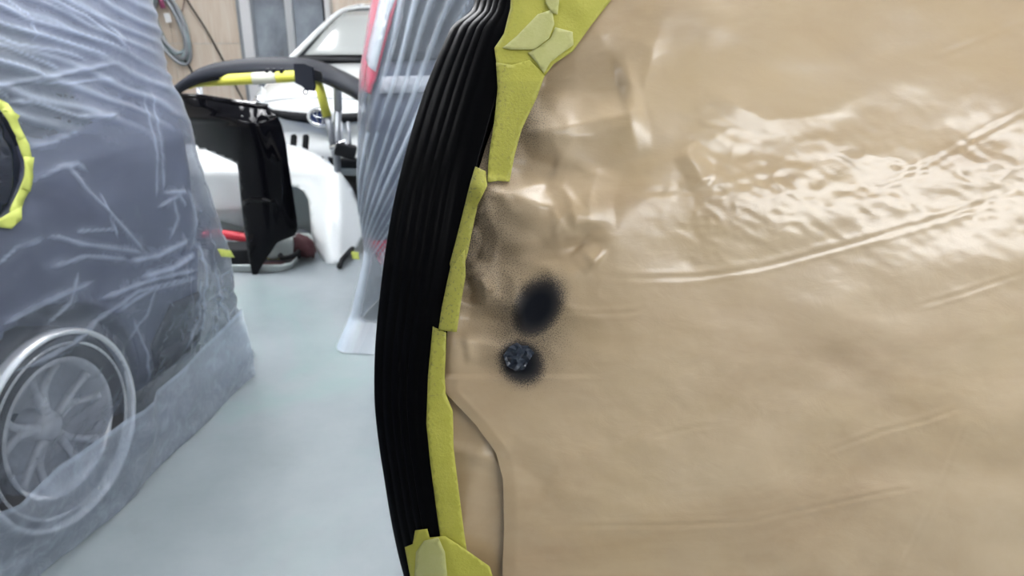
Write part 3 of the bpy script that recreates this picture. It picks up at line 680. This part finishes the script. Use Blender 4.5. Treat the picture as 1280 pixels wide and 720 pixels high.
cl = at_y(432, 188, YS - .05); box('clamp', L_(cl), (.13, .10, .08), 'rubber', st, (0, .3, .2), .01); tube('clamp_screw', [L_(at_y(413, 186, YS - .06)), L_(at_y(432, 176, YS - .06)), L_(at_y(436, 192, YS - .08))], .016, 'chrome', st, 8)
for pxx in (428, 437): tube('spring', [L_(at_y(pxx - 2, 152, YS)), L_(at_y(pxx, 175, YS)), L_(at_y(pxx + 2, 192, YS))], .010, 'alu', st, 8)
# dark bumper draped over the stand
bmp = thing('bumper', 'unpainted dark grey bumper arched over the yellow padded stand', 'bumper', at_y(330, 85, YS), 0, 'loose bumpers by the stand')
arc = [((150, 150), 4.05), ((196, 118), 4.25), ((222, 98), 4.45), ((245, 86), 4.6), ((280, 79), 4.75), ((320, 75.5), 4.85), ((360, 76), 4.85), ((390, 81), 4.8), ((415, 91), 4.7), ((440, 104), 4.5), ((470, 124), 4.3)]
pth = smoothpath([at_y(*p, y) for p, y in arc], 6); V = []; cr_ = 12
for i, p in enumerate(pth):
    q = i / (len(pth) - 1); hgt = .072 + .012 * math.sin(q * math.pi)
    for k in range(cr_):
        t = k / (cr_ - 1); V.append(p + Vector((0, .16 * (1 - t) ** 1.6 * 1.2 - .0 - .03 * math.sin(t * math.pi), -hgt * t ** 1.3 + .006)) - bmp.location)
thick(mesh('shell', V, grid_faces(len(pth), cr_), 'dark_plastic', bmp), .006, 0)
V = []
for i, p in enumerate(pth):
    q = i / (len(pth) - 1); hgt = .072 + .012 * math.sin(q * math.pi)
    for k in range(4): V.append(p + Vector((0, .0 + .10 * k / 3, -hgt + .006 - .012 * (k == 0) + .02 * k / 3)) - bmp.location)
thick(mesh('inner_flange', V, grid_faces(len(pth), 4), 'rubber', bmp), .005, 0)
for px in (262, 276, 334, 342, 352):
    p = at_y(px, 89, 4.78); box('clip', p - bmp.location, (.022, .03, .03), 'dark_plastic', bmp, bev=.004)
br = bpy.data.objects.new('bracket', None); COL.objects.link(br); br.parent = bmp
sheet('bracket_plate', [(368, 80), (382, 80), (391, 84), (394, 108), (392, 114), (384, 113), (378, 108), (370, 104)], lambda a, b: at_y(a, b, 4.58 - .002 * (a - 380) - .001 * (b - 90)) - bmp.location, 5, 'dark_plastic', br, .02, None, False)
tube('bracket_eye', [at_y(382 + 3 * math.cos(q), 115 + 3 * math.sin(q), 4.58) - bmp.location for q in np.linspace(0, 2 * math.pi, 13)], .005, 'dark_plastic', br, 6, False)
sheet('bracket_tab', [(391, 86), (402, 90), (404, 100), (396, 101), (391, 96)], lambda a, b: at_y(a, b, 4.62) - bmp.location, 5, 'rubber', br, .02, None, False)

# ------------------------------------------------------------------ glossy black bumper stood on its tip against the stand
bb = thing('bumper', 'glossy black painted bumper hanging point down in front of the white one', 'bumper', at_z(318, 345, 0.), 0, 'loose bumpers by the stand')
def bbf(a, b):
    if b < 154: y = 4.22 + .0046 * (154 - b) + .000035 * (154 - b) ** 2
    else: y = 4.22 + .02 * (b - 156) / 190
    cx = interp(b, [120, 156, 200, 290, 345], [300, 315, 335, 338, 318]); y += .00006 * (a - cx) ** 2 * (1 if b > 150 else .4)
    if a < 300: y += .0016 * (300 - a) * (1 if b > 140 else .6)
    cre = abs(a - interp(b, [156, 230, 290], [318, 330, 336])); y -= .02 * max(0, 1 - cre / 14)
    return at_y(a, b, y) - bb.location
sheet('shell', [(205, 120), (228, 119), (250, 121), (300, 129), (335, 134), (346, 143), (352, 158), (357, 180), (364, 230), (370, 270), (372, 286), (368, 294), (355, 299), (346, 303), (332, 325), (323, 341), (319, 346), (316, 344), (311, 320), (306, 285), (302, 250), (299, 215), (297, 205), (290, 201), (270, 192), (258, 187), (249, 187), (248, 183), (241, 180), (242, 172), (236, 160), (228, 142), (205, 135)], bbf, 4.5, 'black_gloss', bb, .012)
sheet('molded_lip', [(306, 250), (314, 246), (330, 247), (345, 250), (345, 254), (325, 252), (313, 252), (307, 256)], lambda a, b: bbf(a, b) + Vector((0, -.018, 0)), 4, 'black_gloss', bb, .01)
sheet('edge_flange', [(205, 119), (250, 120.5), (300, 128.5), (336, 133.5), (333, 138), (300, 133.5), (250, 125), (205, 122)], lambda a, b: bbf(a, b) + Vector((0, 0, .012)), 4, 'black_gloss', bb, .008)

# ------------------------------------------------------------------ white bumper on the floor
wbp = thing('bumper', 'white bumper resting on the floor behind the black one', 'bumper', at_z(412, 331, 0.), 0, 'loose bumpers by the stand')
def wbf(a, b):
    y = 4.95
    if b < 216: y += .35 * ((216 - b) / 36) ** 1.2
    t = max(0, min(1, (a - 345) / 65)); low = max(0, min(1, (b - 200) / 130))
    y -= .20 * t * (.35 + .65 * low); y -= .28 * low * t
    k = (a - 384) * .5 + (300 - b) * .28; y -= .05 * max(0, 1 - abs(k - 10) / 14) * (b > 225) * t
    if a > 425: y += .004 * (a - 425)
    if a < 345 and b > 262: y += .006 * (b - 262)
    return at_y(a, b, y) - wbp.location
sheet('shell', [(200, 182), (300, 178), (345, 180), (375, 184), (392, 191), (408, 201), (425, 215), (440, 236), (450, 262), (455, 290), (447, 308), (432, 323), (420, 330.5), (407, 331), (398, 316), (390, 292), (388, 268), (386, 250), (380, 239), (372, 234), (362, 232), (350, 236), (345, 262), (340, 288), (300, 282), (254, 269), (200, 262)], wbf, 5, 'white_primer', wbp, .012)
sheet('inner_liner', [(345, 225), (370, 226), (388, 238), (397, 262), (398, 288), (392, 290), (376, 285), (350, 286)], lambda a, b: at_y(a, b, 5.16) - wbp.location, 8, 'grey_plastic', wbp, .01)
sheet('lower_lip', [(200, 262), (254, 269), (300, 282), (342, 287), (342, 292), (300, 290), (254, 281), (200, 276)], lambda a, b: at_y(a, b, 5.0 + .004 * (b - 262)) - wbp.location, 6, 'grey_plastic', wbp, .01)
hp = wbf(318, 252); v, ff = lathe([(.001, 0), (.014, .0), (.016, -.006)], 14); h_ = mesh('sensor_hole', v, ff, 'rubber', wbp); h_.location = Vector(hp) + Vector((0, -.012, 0)); h_.rotation_euler = (0, 0, math.pi)
for k, px in enumerate((367, 382)):
    p0, p1 = at_y(px - 1, 194, 5.28), at_y(px + .5, 170, 5.28)
    o = tag(tube('peg', [Vector((p0.x, p0.y, 0)), p0, p1, p1 + Vector((0, 0, .012))], [.02, .022, .022, .012], 'rubber', None, 10), ['shorter black peg standing behind the white bumper, nearer the black bumper', 'taller black peg standing behind the white bumper, farther from the black bumper'][k], 'peg', 'black pegs behind the white bumper')

# ------------------------------------------------------------------ clutter on the floor
tr = thing('tray', 'shallow grey tray on the floor behind the tip of the black bumper', 'tray', at_z(345, 328, 0.))
o_px = [(282, 338), (290, 341.5), (352, 341.5), (366, 338), (394, 309), (388, 300), (300, 300), (280, 325)]
op = [at_z(a, b, .0) - tr.location for a, b in o_px]
def poly_ring(sc, z):
    c = sum(op, Vector()) / len(op); return [c + (p - c) * sc + Vector((0, 0, z - (c + (p - c) * sc).z)) for p in op]
rings = [poly_ring(.93, .004), poly_ring(.98, .035), poly_ring(1.0, .045), poly_ring(.985, .052), poly_ring(.955, .046), poly_ring(.90, .012)]
n_ = len(op); mesh('rim', [p for r_ in rings for p in r_], grid_faces(6, n_, None, True), 'grey_plastic', tr)
mesh('base', poly_ring(.93, .010), [tuple(range(n_))], 'dark_plastic', tr, False)
def at(px, py, z=.012): return at_z(px, py, z)
tag(box('sanding_block', at(346, 320, .04), (.11, .05, .03), 'yellow_thing', None, (0, 0, .1), .006), 'small yellow block lying in the grey floor tray', 'block')
p = at(362, 326, .03); tag(tube('hose', smoothpath([p + Vector((.05 * math.cos(a) * (1 + .1 * a / 6), .09 * math.sin(a) + .02, .016 + .006 * a)) for a in np.linspace(0, 7.5, 14)], 4), .014, 'rubber', None, 8), 'short black hose curled in the grey floor tray', 'hose')
tag(bevel(box('can', at(350, 309, .10), (.17, .10, .13), 'grey_plastic', None, (0, 0, .25)), .03, 3), 'pale grey container at the back of the floor tray', 'container')
V, F = [], []
bm = bmesh.new(); bmesh.ops.create_icosphere(bm, subdivisions=3, radius=1)
for q in bm.verts: nn = .16 * math.sin(5 * q.co.x + 3 * q.co.z) + .10 * math.sin(9 * q.co.y + 4 * q.co.x); q.co = Vector((q.co.x * .085, q.co.y * .08, max(-.055, q.co.z * .075))) * (1 + nn)
me = bpy.data.meshes.new('cloth'); bm.to_mesh(me); bm.free(); o = link('cloth', me, 'maroon'); o.location = at_z(378, 309, .085) ; tag(o, 'bundled dark red cloth on the tray edge by white bumper', 'cloth')
tag(box('sanding_pad', at(335, 331, .025), (.20, .06, .02), 'maroon', None, (0, 0, .05), .006), 'flat dark red strip at the front of the floor tray', 'pad')
tool = thing('polisher', 'red and black hand tool on the floor under the white bumper', 'tool', at_z(282, 316, 0.))
tube('grip', smoothpath([(-.20, .1, .09), (-.05, .08, .10), (.10, .06, .085), (.18, .05, .07)], 5), [.02 + .012 * math.sin(i / 15 * 3.1) for i in range(16)], 'red_tool', tool, 10)
tube('head', [(-.22, .1, .0), (-.21, .1, .13)], [.06, .05], 'rubber', tool, 14); tube('cable', smoothpath([(.18, .05, .07), (.26, .1, .03), (.2, .22, .012), (0, .25, .012)], 5), .010, 'rubber', tool, 8)
cs_ = thing('case', 'black case with white lettering beside the film tail of the grey car', 'case', at_z(288, 336, 0.))
box('case_body', (-.02, .12, .055), (.24, .18, .11), 'rubber', cs_, (0, 0, .05), .01)
for k, (a, b) in enumerate(((-.06, .078), (-.03, .074), (.0, .078), (-.045, .05), (-.01, .052))): box('letter', (a, .026, b), (.018, .004, .014), 'white', cs_, (0, .2 * k, .05))
def crate(px, py, y, d, lab):
    p = at_y(px, py, y); t = thing('crate', lab, 'crate', (p.x, y, 0)); hz = d[2]
    for a, b, c, e in ((0, -d[1] / 2, d[0], .012), (0, d[1] / 2, d[0], .012), (-d[0] / 2, 0, .012, d[1]), (d[0] / 2, 0, .012, d[1])): box('side', (a, b, hz / 2 + .005), (c, e, hz), 'blue', t, bev=.003)
    box('base', (0, 0, .01), (d[0], d[1], .012), 'blue', t); box('rim', (0, -d[1] / 2 - .006, hz - .02), (d[0], .014, .03), 'blue', t, bev=.003)
crate(384, 268, 5.80, (.36, .24, .34), 'blue crate seen through the arch of the white bumper')
crate(309, 272, 5.80, (.30, .24, .33), 'blue crate under the white bumper left of the black one')
p = at_y(262, 282, 6.0); tag(bevel(box('toolbox', (p.x - .05, 6.0, .12), (.40, .28, .24), 'dark_plastic', None, (0, 0, .08)), .012), 'dark toolbox in the gloom under the white bumper', 'toolbox')
p0, p1 = at_z(424, 334, .02), at_z(446, 304, .05)
tag(tube('strip', [p0, p0 + (p1 - p0) * .15 + Vector((0, 0, .02)), p1], .016, 'rubber', None, 8), 'black rubber strip on the floor beside the white bumper tip', 'strip')

# ------------------------------------------------------------------ foreground: black panel edge, kraft paper, tape
def zbase(px, py):
    dx, dy = (px - 900) / 400., (py - 380) / 400.
    return .62 + .016 * dx * dx + .036 * dy * dy + .010 * dy
outer = [(625, -330), (612, -60), (603, -10), (601, 0), (598, 13), (593, 22), (577, 32), (570, 38), (552, 77), (530, 133), (515, 187), (503, 232), (491, 292), (482, 364), (476, 422), (474, 470), (476, 532), (482, 561), (491, 622), (498, 666), (510, 715), (532, 790), (570, 900)]
inner = [(690, -330), (656, -60), (643, -10), (640, 0), (637, 13), (635, 22), (632, 33), (629, 40), (617, 84), (603, 140), (589, 187), (576, 232), (568, 292), (556, 350), (545, 405), (535, 456), (532, 532), (536, 561), (544, 622), (552, 666), (566, 715), (592, 790), (635, 900)]
oy = [p[1] for p in outer]; ox = [p[0] for p in outer]; iy = [p[1] for p in inner]; ix = [p[0] for p in inner]
_yy = np.arange(-330, 901, 1.0)
def _smooth(ys, xs):
    a = np.interp(_yy, ys, xs); out = a.copy()
    for i in range(len(a)):
        k = 3 if _yy[i] < 70 else min(45, int(3 + (_yy[i] - 70) * .6)); k = min(k, i, len(a) - 1 - i); out[i] = a[i - k:i + k + 1].mean()
    return out
_xo, _xi = _smooth(oy, ox), _smooth(iy, ix)
def x_out(y): return interp(y, _yy, _xo)
def x_in(y): return interp(y, _yy, _xi)
def edge_drop(px, py):
    """how far the panel turns back towards its ribbed edge"""
    t = (x_in(py) + 6 - px) / max(20., x_in(py) - x_out(py)); return .0 if t <= 0 else .020 * min(t, 1.3) ** 1.6
panel = thing('fender', 'black ribbed edge of a car fender masked with brown paper', 'fender', at_depth(560, 400, .66))
PL = panel.location
ysr = np.concatenate([np.arange(-330, 900, 7.0), [900]]); nt_ = 61; V = []
for y in ysr:
    a, b = x_out(y), x_in(y) + 14
    for k in range(nt_):
        t = k / (nt_ - 1); px = a + (b - a) * t
        z = zbase(px, y) + .006 + edge_drop(px, y)
        g = 0
        for c_, w_, h_ in ((.06, .045, .0035), (.20, .05, .004), (.34, .045, .0034), (.47, .04, .003), (.62, .06, .0032), (.80, .07, .002)): g += .38 * h_ * math.exp(-((t - c_) / w_) ** 2)
        V.append(at_depth(px, y, z - g) - PL)
    # rolled return behind the silhouette
base_n = len(ysr)
strip = thick(mesh('ribbed_edge', V, grid_faces(base_n, nt_), 'black_strip', panel), .006, -1)
V = []
for y in ysr:
    a = x_out(y)
    for k in range(7):
        q = k / 6; z = zbase(a, y) + .006 + edge_drop(a, y) + .035 * q + .003; V.append(at_depth(a + 3 * math.sin(q * 3.1) + 34 * q ** 2, y, z) - PL)
thick(mesh('edge_return', V, grid_faces(base_n, 7), 'black_strip', panel), .004, 0)
# body of the panel under the paper, carried down to the floor
cols = np.linspace(0, 1, 40); V = []; rowsP = list(np.arange(-330, 901, 30.0))
for y in rowsP:
    a = x_in(y) + 4
    for c_ in cols: px = a + (1760 - a) * c_; V.append(at_depth(px, y, zbase(px, y) + .034) - PL)
last = V[-40:]
for k in range(1, 9):
    for p in last:
        pw = p + PL; q = k / 8; V.append(Vector((pw.x, pw.y + .16 * q, pw.z * (1 - q))) - PL)
thick(mesh('panel_skin', V, grid_faces(len(rowsP) + 8, 40), 'black_gloss', panel), .02, 0)

# wrinkles of the paper, in paper coordinates (photo pixels), heights in metres towards us
pc = [([(745, 345), (800, 348), (875, 346), (960, 332), (1060, 305), (1140, 283), (1210, 262), (1290, 232)], .0011, 5, 1), ([(860, 348), (940, 338), (1040, 312), (1120, 290)], .0009, 3, 1),
      ([(695, 388), (740, 393), (790, 391), (806, 385)], .0011, 4, 1), ([(1100, 232), (1160, 205), (1220, 172), (1290, 135)], .0012, 5, 1), ([(690, 658), (840, 657), (940, 652), (1030, 632), (1110, 615), (1165, 605)], .0010, 4, 1),
      ([(1025, 568), (1100, 540), (1160, 525), (1205, 508)], .0009, 4, 1), ([(1140, 385), (1200, 368), (1290, 338)], .0010, 4, 1), ([(810, 548), (870, 534), (900, 530)], .0006, 4, 1), ([(1120, 720), (1170, 620), (1210, 520)], .0006, 4, 1),
      ([(1170, 70), (1230, 48), (1290, 20)], .0008, 5, 1), ([(780, 240), (900, 238), (1010, 212)], .0008, 7, 1),
      # sharp crumples near the tape
      ([(600, 232), (640, 245), (690, 262), (722, 305)], .0045, 16, 0), ([(600, 330), (650, 332), (700, 322), (722, 308), (750, 280)], -.004, 12, 0), ([(722, 308), (715, 250), (690, 225)], .003, 14, 0), ([(722, 308), (748, 332)], .003, 9, 0),
      ([(585, 300), (600, 270), (640, 242)], .004, 12, 0), ([(580, 345), (600, 352), (620, 372), (650, 396)], .0045, 11, 0), ([(575, 395), (610, 405), (650, 392)], -.0045, 12, 0), ([(575, 430), (600, 425), (640, 440)], .005, 14, 0),
      ([(650, 165), (700, 160), (760, 148), (810, 138)], .006, 26, 0), ([(660, 110), (720, 122), (790, 105)], -.006, 22, 0), ([(700, 60), (760, 40), (812, 55), (820, 75)], .0012, 12, 0), ([(645, 170), (665, 200), (700, 210)], -.003, 14, 0),
      ([(705, 195), (700, 230), (722, 305)], -.003, 16, 0), ([(750, 205), (735, 250), (740, 290)], .003, 14, 0), ([(556, 490), (590, 525), (622, 566)], .0010, 7, 0), ([(622, 566), (690, 610)], -.0014, 14, 0),
      ([(855, 185), (868, 205), (882, 232)], .0022, 9, 0), ([(895, 120), (960, 150), (1060, 140)], .0012, 10, 0), ([(1030, 260), (1045, 215), (1060, 195)], -.0012, 18, 0), ([(588, 268), (602, 300), (594, 330)], -.011, 9, 0), ([(580, 345), (590, 362), (584, 380)], -.010, 9, 0), ([(600, 345), (608, 368)], .006, 7, 0)]
def wrinkle(X, Y):
    h = np.zeros(X.shape)
    for pts, a, wd, tent in pc:
        d, t = seg_dist(X, Y, pts); ta = np.clip(np.minimum(t, 1 - t) * 7, .12, 1)
        if tent == 1: w_ = .72 * wd; h += .32 * a * ta * (np.exp(-((d - 1.6 * w_) / w_) ** 2) - .7 * np.exp(-(d / w_) ** 2))
        else: h += 1.15 * a * ta * np.clip(1 - d / (wd * 2.2), 0, 1)
    # flat facets folded along straight lines
    for x0, y0, ang, a, cx, cy, rad in ((655, 168, -12, .0065, 700, 160, 90), (640, 242, 18, .006, 650, 250, 70), (722, 308, 62, -.006, 700, 290, 75), (722, 308, -8, -.007, 670, 310, 70), (600, 300, 70, .007, 600, 310, 45),
                                        (640, 380, 35, .006, 610, 370, 50), (590, 420, -20, .006, 600, 415, 40), (700, 210, 80, .004, 705, 210, 60), (760, 60, 55, .004, 740, 80, 90), (810, 90, -75, .004, 790, 90, 70), (690, 110, 8, -.005, 700, 110, 60)):
        d = np.abs(-(X - x0) * math.sin(R(ang)) + (Y - y0) * math.cos(R(ang))); h -= a * d / 60. * np.exp(-(((X - cx) ** 2 + (Y - cy) ** 2) / rad ** 2) ** 1.5)
    # fine crinkle, running down to the right, over the middle band
    band = np.exp(-((Y - (235 - .02 * (X - 1000))) / 85.) ** 2) * np.clip((X - 790) / 90., 0, 1)
    u = X * .8 + Y * .9; v = Y * .75 - X * .45
    h += band * (.00042 * (1 - 2 * np.abs(fbm(u / 34., v / 13., 3, 40))) + .0007 * fbm(X / 80., Y / 50., 2, 45))
    h += .0030 * fbm(X / 190., Y / 130., 3, 50) + .00022 * fbm(u / 40., v / 24., 3, 60)
    lf = np.clip(1 - (X - 560) / 220., 0, 1) * np.clip((470 - Y) / 80., 0, 1) * np.clip((Y - 60) / 80, 0, 1)
    h += lf * .0042 * (1 - 2 * np.abs(fbm(X / 52., Y / 52., 2, 70)))
    return h
def w1(px, py): return float(wrinkle(np.array([float(px)]), np.array([float(py)]))[0])
def spray_f(X, Y):
    def blob(cx, cy, rx, ry, ang, a, p=2.):
        c, s = math.cos(R(ang)), math.sin(R(ang)); u = (X - cx) * c + (Y - cy) * s; v = -(X - cx) * s + (Y - cy) * c
        return a * np.exp(-((u / rx) ** 2 + (v / ry) ** 2) ** (p / 2))
    s = blob(672, 386, 40, 27, -58, 1.05, 1.9); s = np.maximum(s, blob(652, 453, 30, 27, 40, 1.05, 1.9))
    halo = blob(668, 392, 64, 56, 0, .30, 1.5) + blob(652, 455, 60, 50, 0, .30, 1.5)
    s = np.maximum(s, halo)
    dl = np.array([x_in(float(y)) for y in Y.ravel()]).reshape(Y.shape)
    e = (X - dl); st_ = .40 * np.exp(-np.clip(e, 0, None) / 55.) * np.clip((470 - Y) / 150., 0, 1) * np.clip((Y + 40) / 120., 0, 1)
    st_ += .26 * np.exp(-((X - 655) / 70.) ** 2 - ((Y - 150) / 60.) ** 2) + .20 * np.exp(-((X - 610) / 60.) ** 2 - ((Y - 300) / 80.) ** 2)
    st_ += .10 * np.exp(-((X - 700) / 150.) ** 2 - ((Y - 300) / 230.) ** 2)
    return np.clip(s + st_ * .9, 0, 1)
def sp1(px, py): return float(spray_f(np.array([float(px)]), np.array([float(py)]))[0])
pl_y = [-320, -40, 0, 60, 84, 140, 187, 232, 292, 350, 405, 456, 490, 505, 530, 566, 600, 660, 720, 900]
pl_x = [720, 690, 675, 645, 632, 622, 606, 592, 580, 568, 560, 556, 556, 570, 594, 620, 629, 630, 628, 650]
def x_pap(y): return interp(y, pl_y, pl_x)
YP = np.concatenate([np.arange(-320, -20, 14.), np.arange(-20, 740, 3.0), np.arange(740, 890, 12.)])
uu = np.concatenate([np.linspace(0, .36, 140)[:-1], np.linspace(.36, .74, 120)[:-1], np.linspace(.74, 1, 20)])
XX = np.array([[x_pap(y) + (1720 - x_pap(y)) * u for u in uu] for y in YP]); YY = np.repeat(YP[:, None], len(uu), 1)
hh = wrinkle(XX, YY); sp_ = spray_f(XX, YY)
dx, dy = (XX - 900) / 400., (YY - 380) / 400.; Z = .62 + .016 * dx * dx + .036 * dy * dy + .010 * dy - hh
lip = np.clip(1 - (XX - np.array([[x_pap(y)] for y in YP])) / 16., 0, 1); Z += .004 * lip ** 2 * (YY < 470) - .003 * (1 - lip) * (YY > 470) * np.clip(1 - (XX - 560) / 200., 0, 1)
rx = (XX - 640) / FPX; ryv = (360 - YY) / FPX
Pp = np.array(CAM) + Z[..., None] * (rx[..., None] * np.array([1., 0, 0]) + ryv[..., None] * np.array(UP) + np.array(FW))
pp = mesh('masking_paper', Pp.reshape(-1, 3), [tuple(reversed(q)) for q in grid_faces(len(YP), len(uu))], 'paper', None, True, np.stack([XX.ravel() * .001, -YY.ravel() * .001], 1), {'spray': sp_.ravel()})
tag(pp, 'large sheet of shiny brown kraft masking paper with black spray spots', 'masking paper')
def psurf(lift, wr_=1.): return lambda px, py: at_depth(px, py, zbase(px, py) + edge_drop(px, py) * .9 - max(w1(px, py), -.0012) * wr_ - lift)
lo = sheet('masking_paper', [(548, 486), (556, 490), (575, 505), (600, 535), (640, 566), (660, 600), (690, 860), (600, 860), (570, 720), (563, 600), (552, 520)], lambda px, py: at_depth(px, py, zbase(px, py) + .011 - .004 * max(0, 1 - abs(px - 592 + .25 * (py - 600)) / 26) - .004 * max(0, 1 - abs(py - 570 + .3 * (600 - px)) / 14) * (px < 625)), 8, 'paper', None, 0, {'spray': lambda a, b: .05})
tag(lo, 'narrow strip of brown paper tucked under the large sheet above the lowest tape', 'masking paper')
spr = lambda k: {'spray': lambda a, b: k * min(1, max(0, 1 - (a - x_in(b) + 4) / 34.)) * (1 if b < 500 else .45) + (.25 if b > 100 and b < 420 else 0)}
tapes = [
    ('tape', [(641, -60), (800, -60), (764, 0), (738, 33), (716, 64), (692, 80), (681, 95), (664, 77), (640, 82), (621, 82), (618, 60), (630, 42), (638, 10)], .004, .25, 'broad yellow masking tape at the top of the brown paper'),
    ('tape', [(620, 78), (640, 81), (662, 75), (681, 94), (671, 122), (652, 162), (643, 195), (637, 227), (622, 226), (609, 228), (611, 195), (618, 150), (622, 110)], .0045, .8, 'yellow masking tape strip hanging below the broad top piece'),
    ('tape', [(594, 208), (607, 214), (609, 232), (597, 256), (590, 290), (585, 315), (580, 332), (567, 348), (562, 330), (571, 296), (580, 260), (588, 228)], .0035, .9, 'yellow tape strip beside the crumpled paper, upper of the middle pair'),
    ('tape', [(563, 334), (581, 312), (582, 345), (576, 380), (571, 415), (548, 413), (552, 385), (559, 352)], .005, .8, 'yellow tape strip left of the black spots, lower of the middle pair'),
    ('tape', [(541, 408), (558, 416), (556, 470), (557, 492), (566, 514), (567, 560), (573, 610), (580, 665), (590, 730), (562, 730), (553, 690), (546, 640), (538, 580), (533, 530), (535, 470)], .0032, .55, 'long yellow tape strip running down to the lowest corner'),
]
for nm, po, lift, k, lab in tapes: tag(sheet('masking_tape', po, psurf(lift), 5, nm, None, .0003, spr(k), True, .004), lab, 'tape', 'yellow masking tape along the black edge')
tag(sheet('masking_tape', [(646, 45), (672, 18), (690, 12), (693, 30), (686, 48), (668, 62), (640, 62), (628, 60)], psurf(.0062), 5, 'tape_pale', None, .0003, None, True, .004), 'pale whitish tape scrap stuck across the broad top tape', 'tape', 'yellow masking tape along the black edge')
tag(sheet('masking_tape', [(681, -40), (700, -40), (699, 2), (697, 18), (690, 16), (682, 4)], psurf(.0066), 5, 'tape_pale', None, .0003, None, True, .004), 'small rounded tape end at the very top of the broad tape', 'tape', 'yellow masking tape along the black edge')
tag(sheet('masking_tape', [(694, 34), (716, 40), (717, 56), (698, 70), (688, 78), (680, 92), (672, 80), (660, 66), (672, 60), (688, 48)], psurf(.0056), 5, 'tape_pale', None, .0003, None, True, .004), 'pale crumpled tape fold where broad top tape ends', 'tape', 'yellow masking tape along the black edge')
tag(sheet('masking_tape', [(506, 684), (516, 680), (519, 663), (534, 661), (537, 672), (556, 670), (578, 684), (612, 708), (622, 740), (600, 790), (530, 790), (514, 726)], psurf(.006, 0), 5, 'tape', None, .0003, {'spray': lambda a, b: .0}, True, .004), 'yellow tape wrapped over the lower end of the black ribbed edge', 'tape', 'yellow masking tape along the black edge')
tag(sheet('masking_tape', [(520, 690), (530, 676), (548, 672), (556, 690), (560, 730), (540, 760), (518, 722)], psurf(.0075, 0), 5, 'tape_pale', None, .0003, None, True, .004), 'second paler tape layer at the lower end of black edge', 'tape', 'yellow masking tape along the black edge')
tag(sheet('masking_tape', [(604, -30), (608, -30), (600, 12), (596, 24), (580, 34), (572, 36), (590, 22), (597, 8)], lambda a, b: at_depth(a, b, zbase(a, b) + .028), 4, 'tape_film', None, .0003, None, True, .004), 'sliver of tape showing behind the notch in the black edge', 'tape', 'yellow masking tape along the black edge')
# crumpled scrap in the lower spray spot
random.seed(3)
sc = sheet('paper_scrap', [(629, 444), (636, 434), (646, 428), (652, 432), (660, 432), (668, 441), (662, 450), (655, 462), (644, 464), (634, 458)], lambda a, b: at_depth(a, b, zbase(a, b) - w1(a, b) - .002 - .007 * random.random()), 4.6, 'scrap', None, 0, None, False, .001, 1.5)
tag(sc, 'crumpled blue-grey scrap stuck in the lower black spray spot', 'paper scrap')
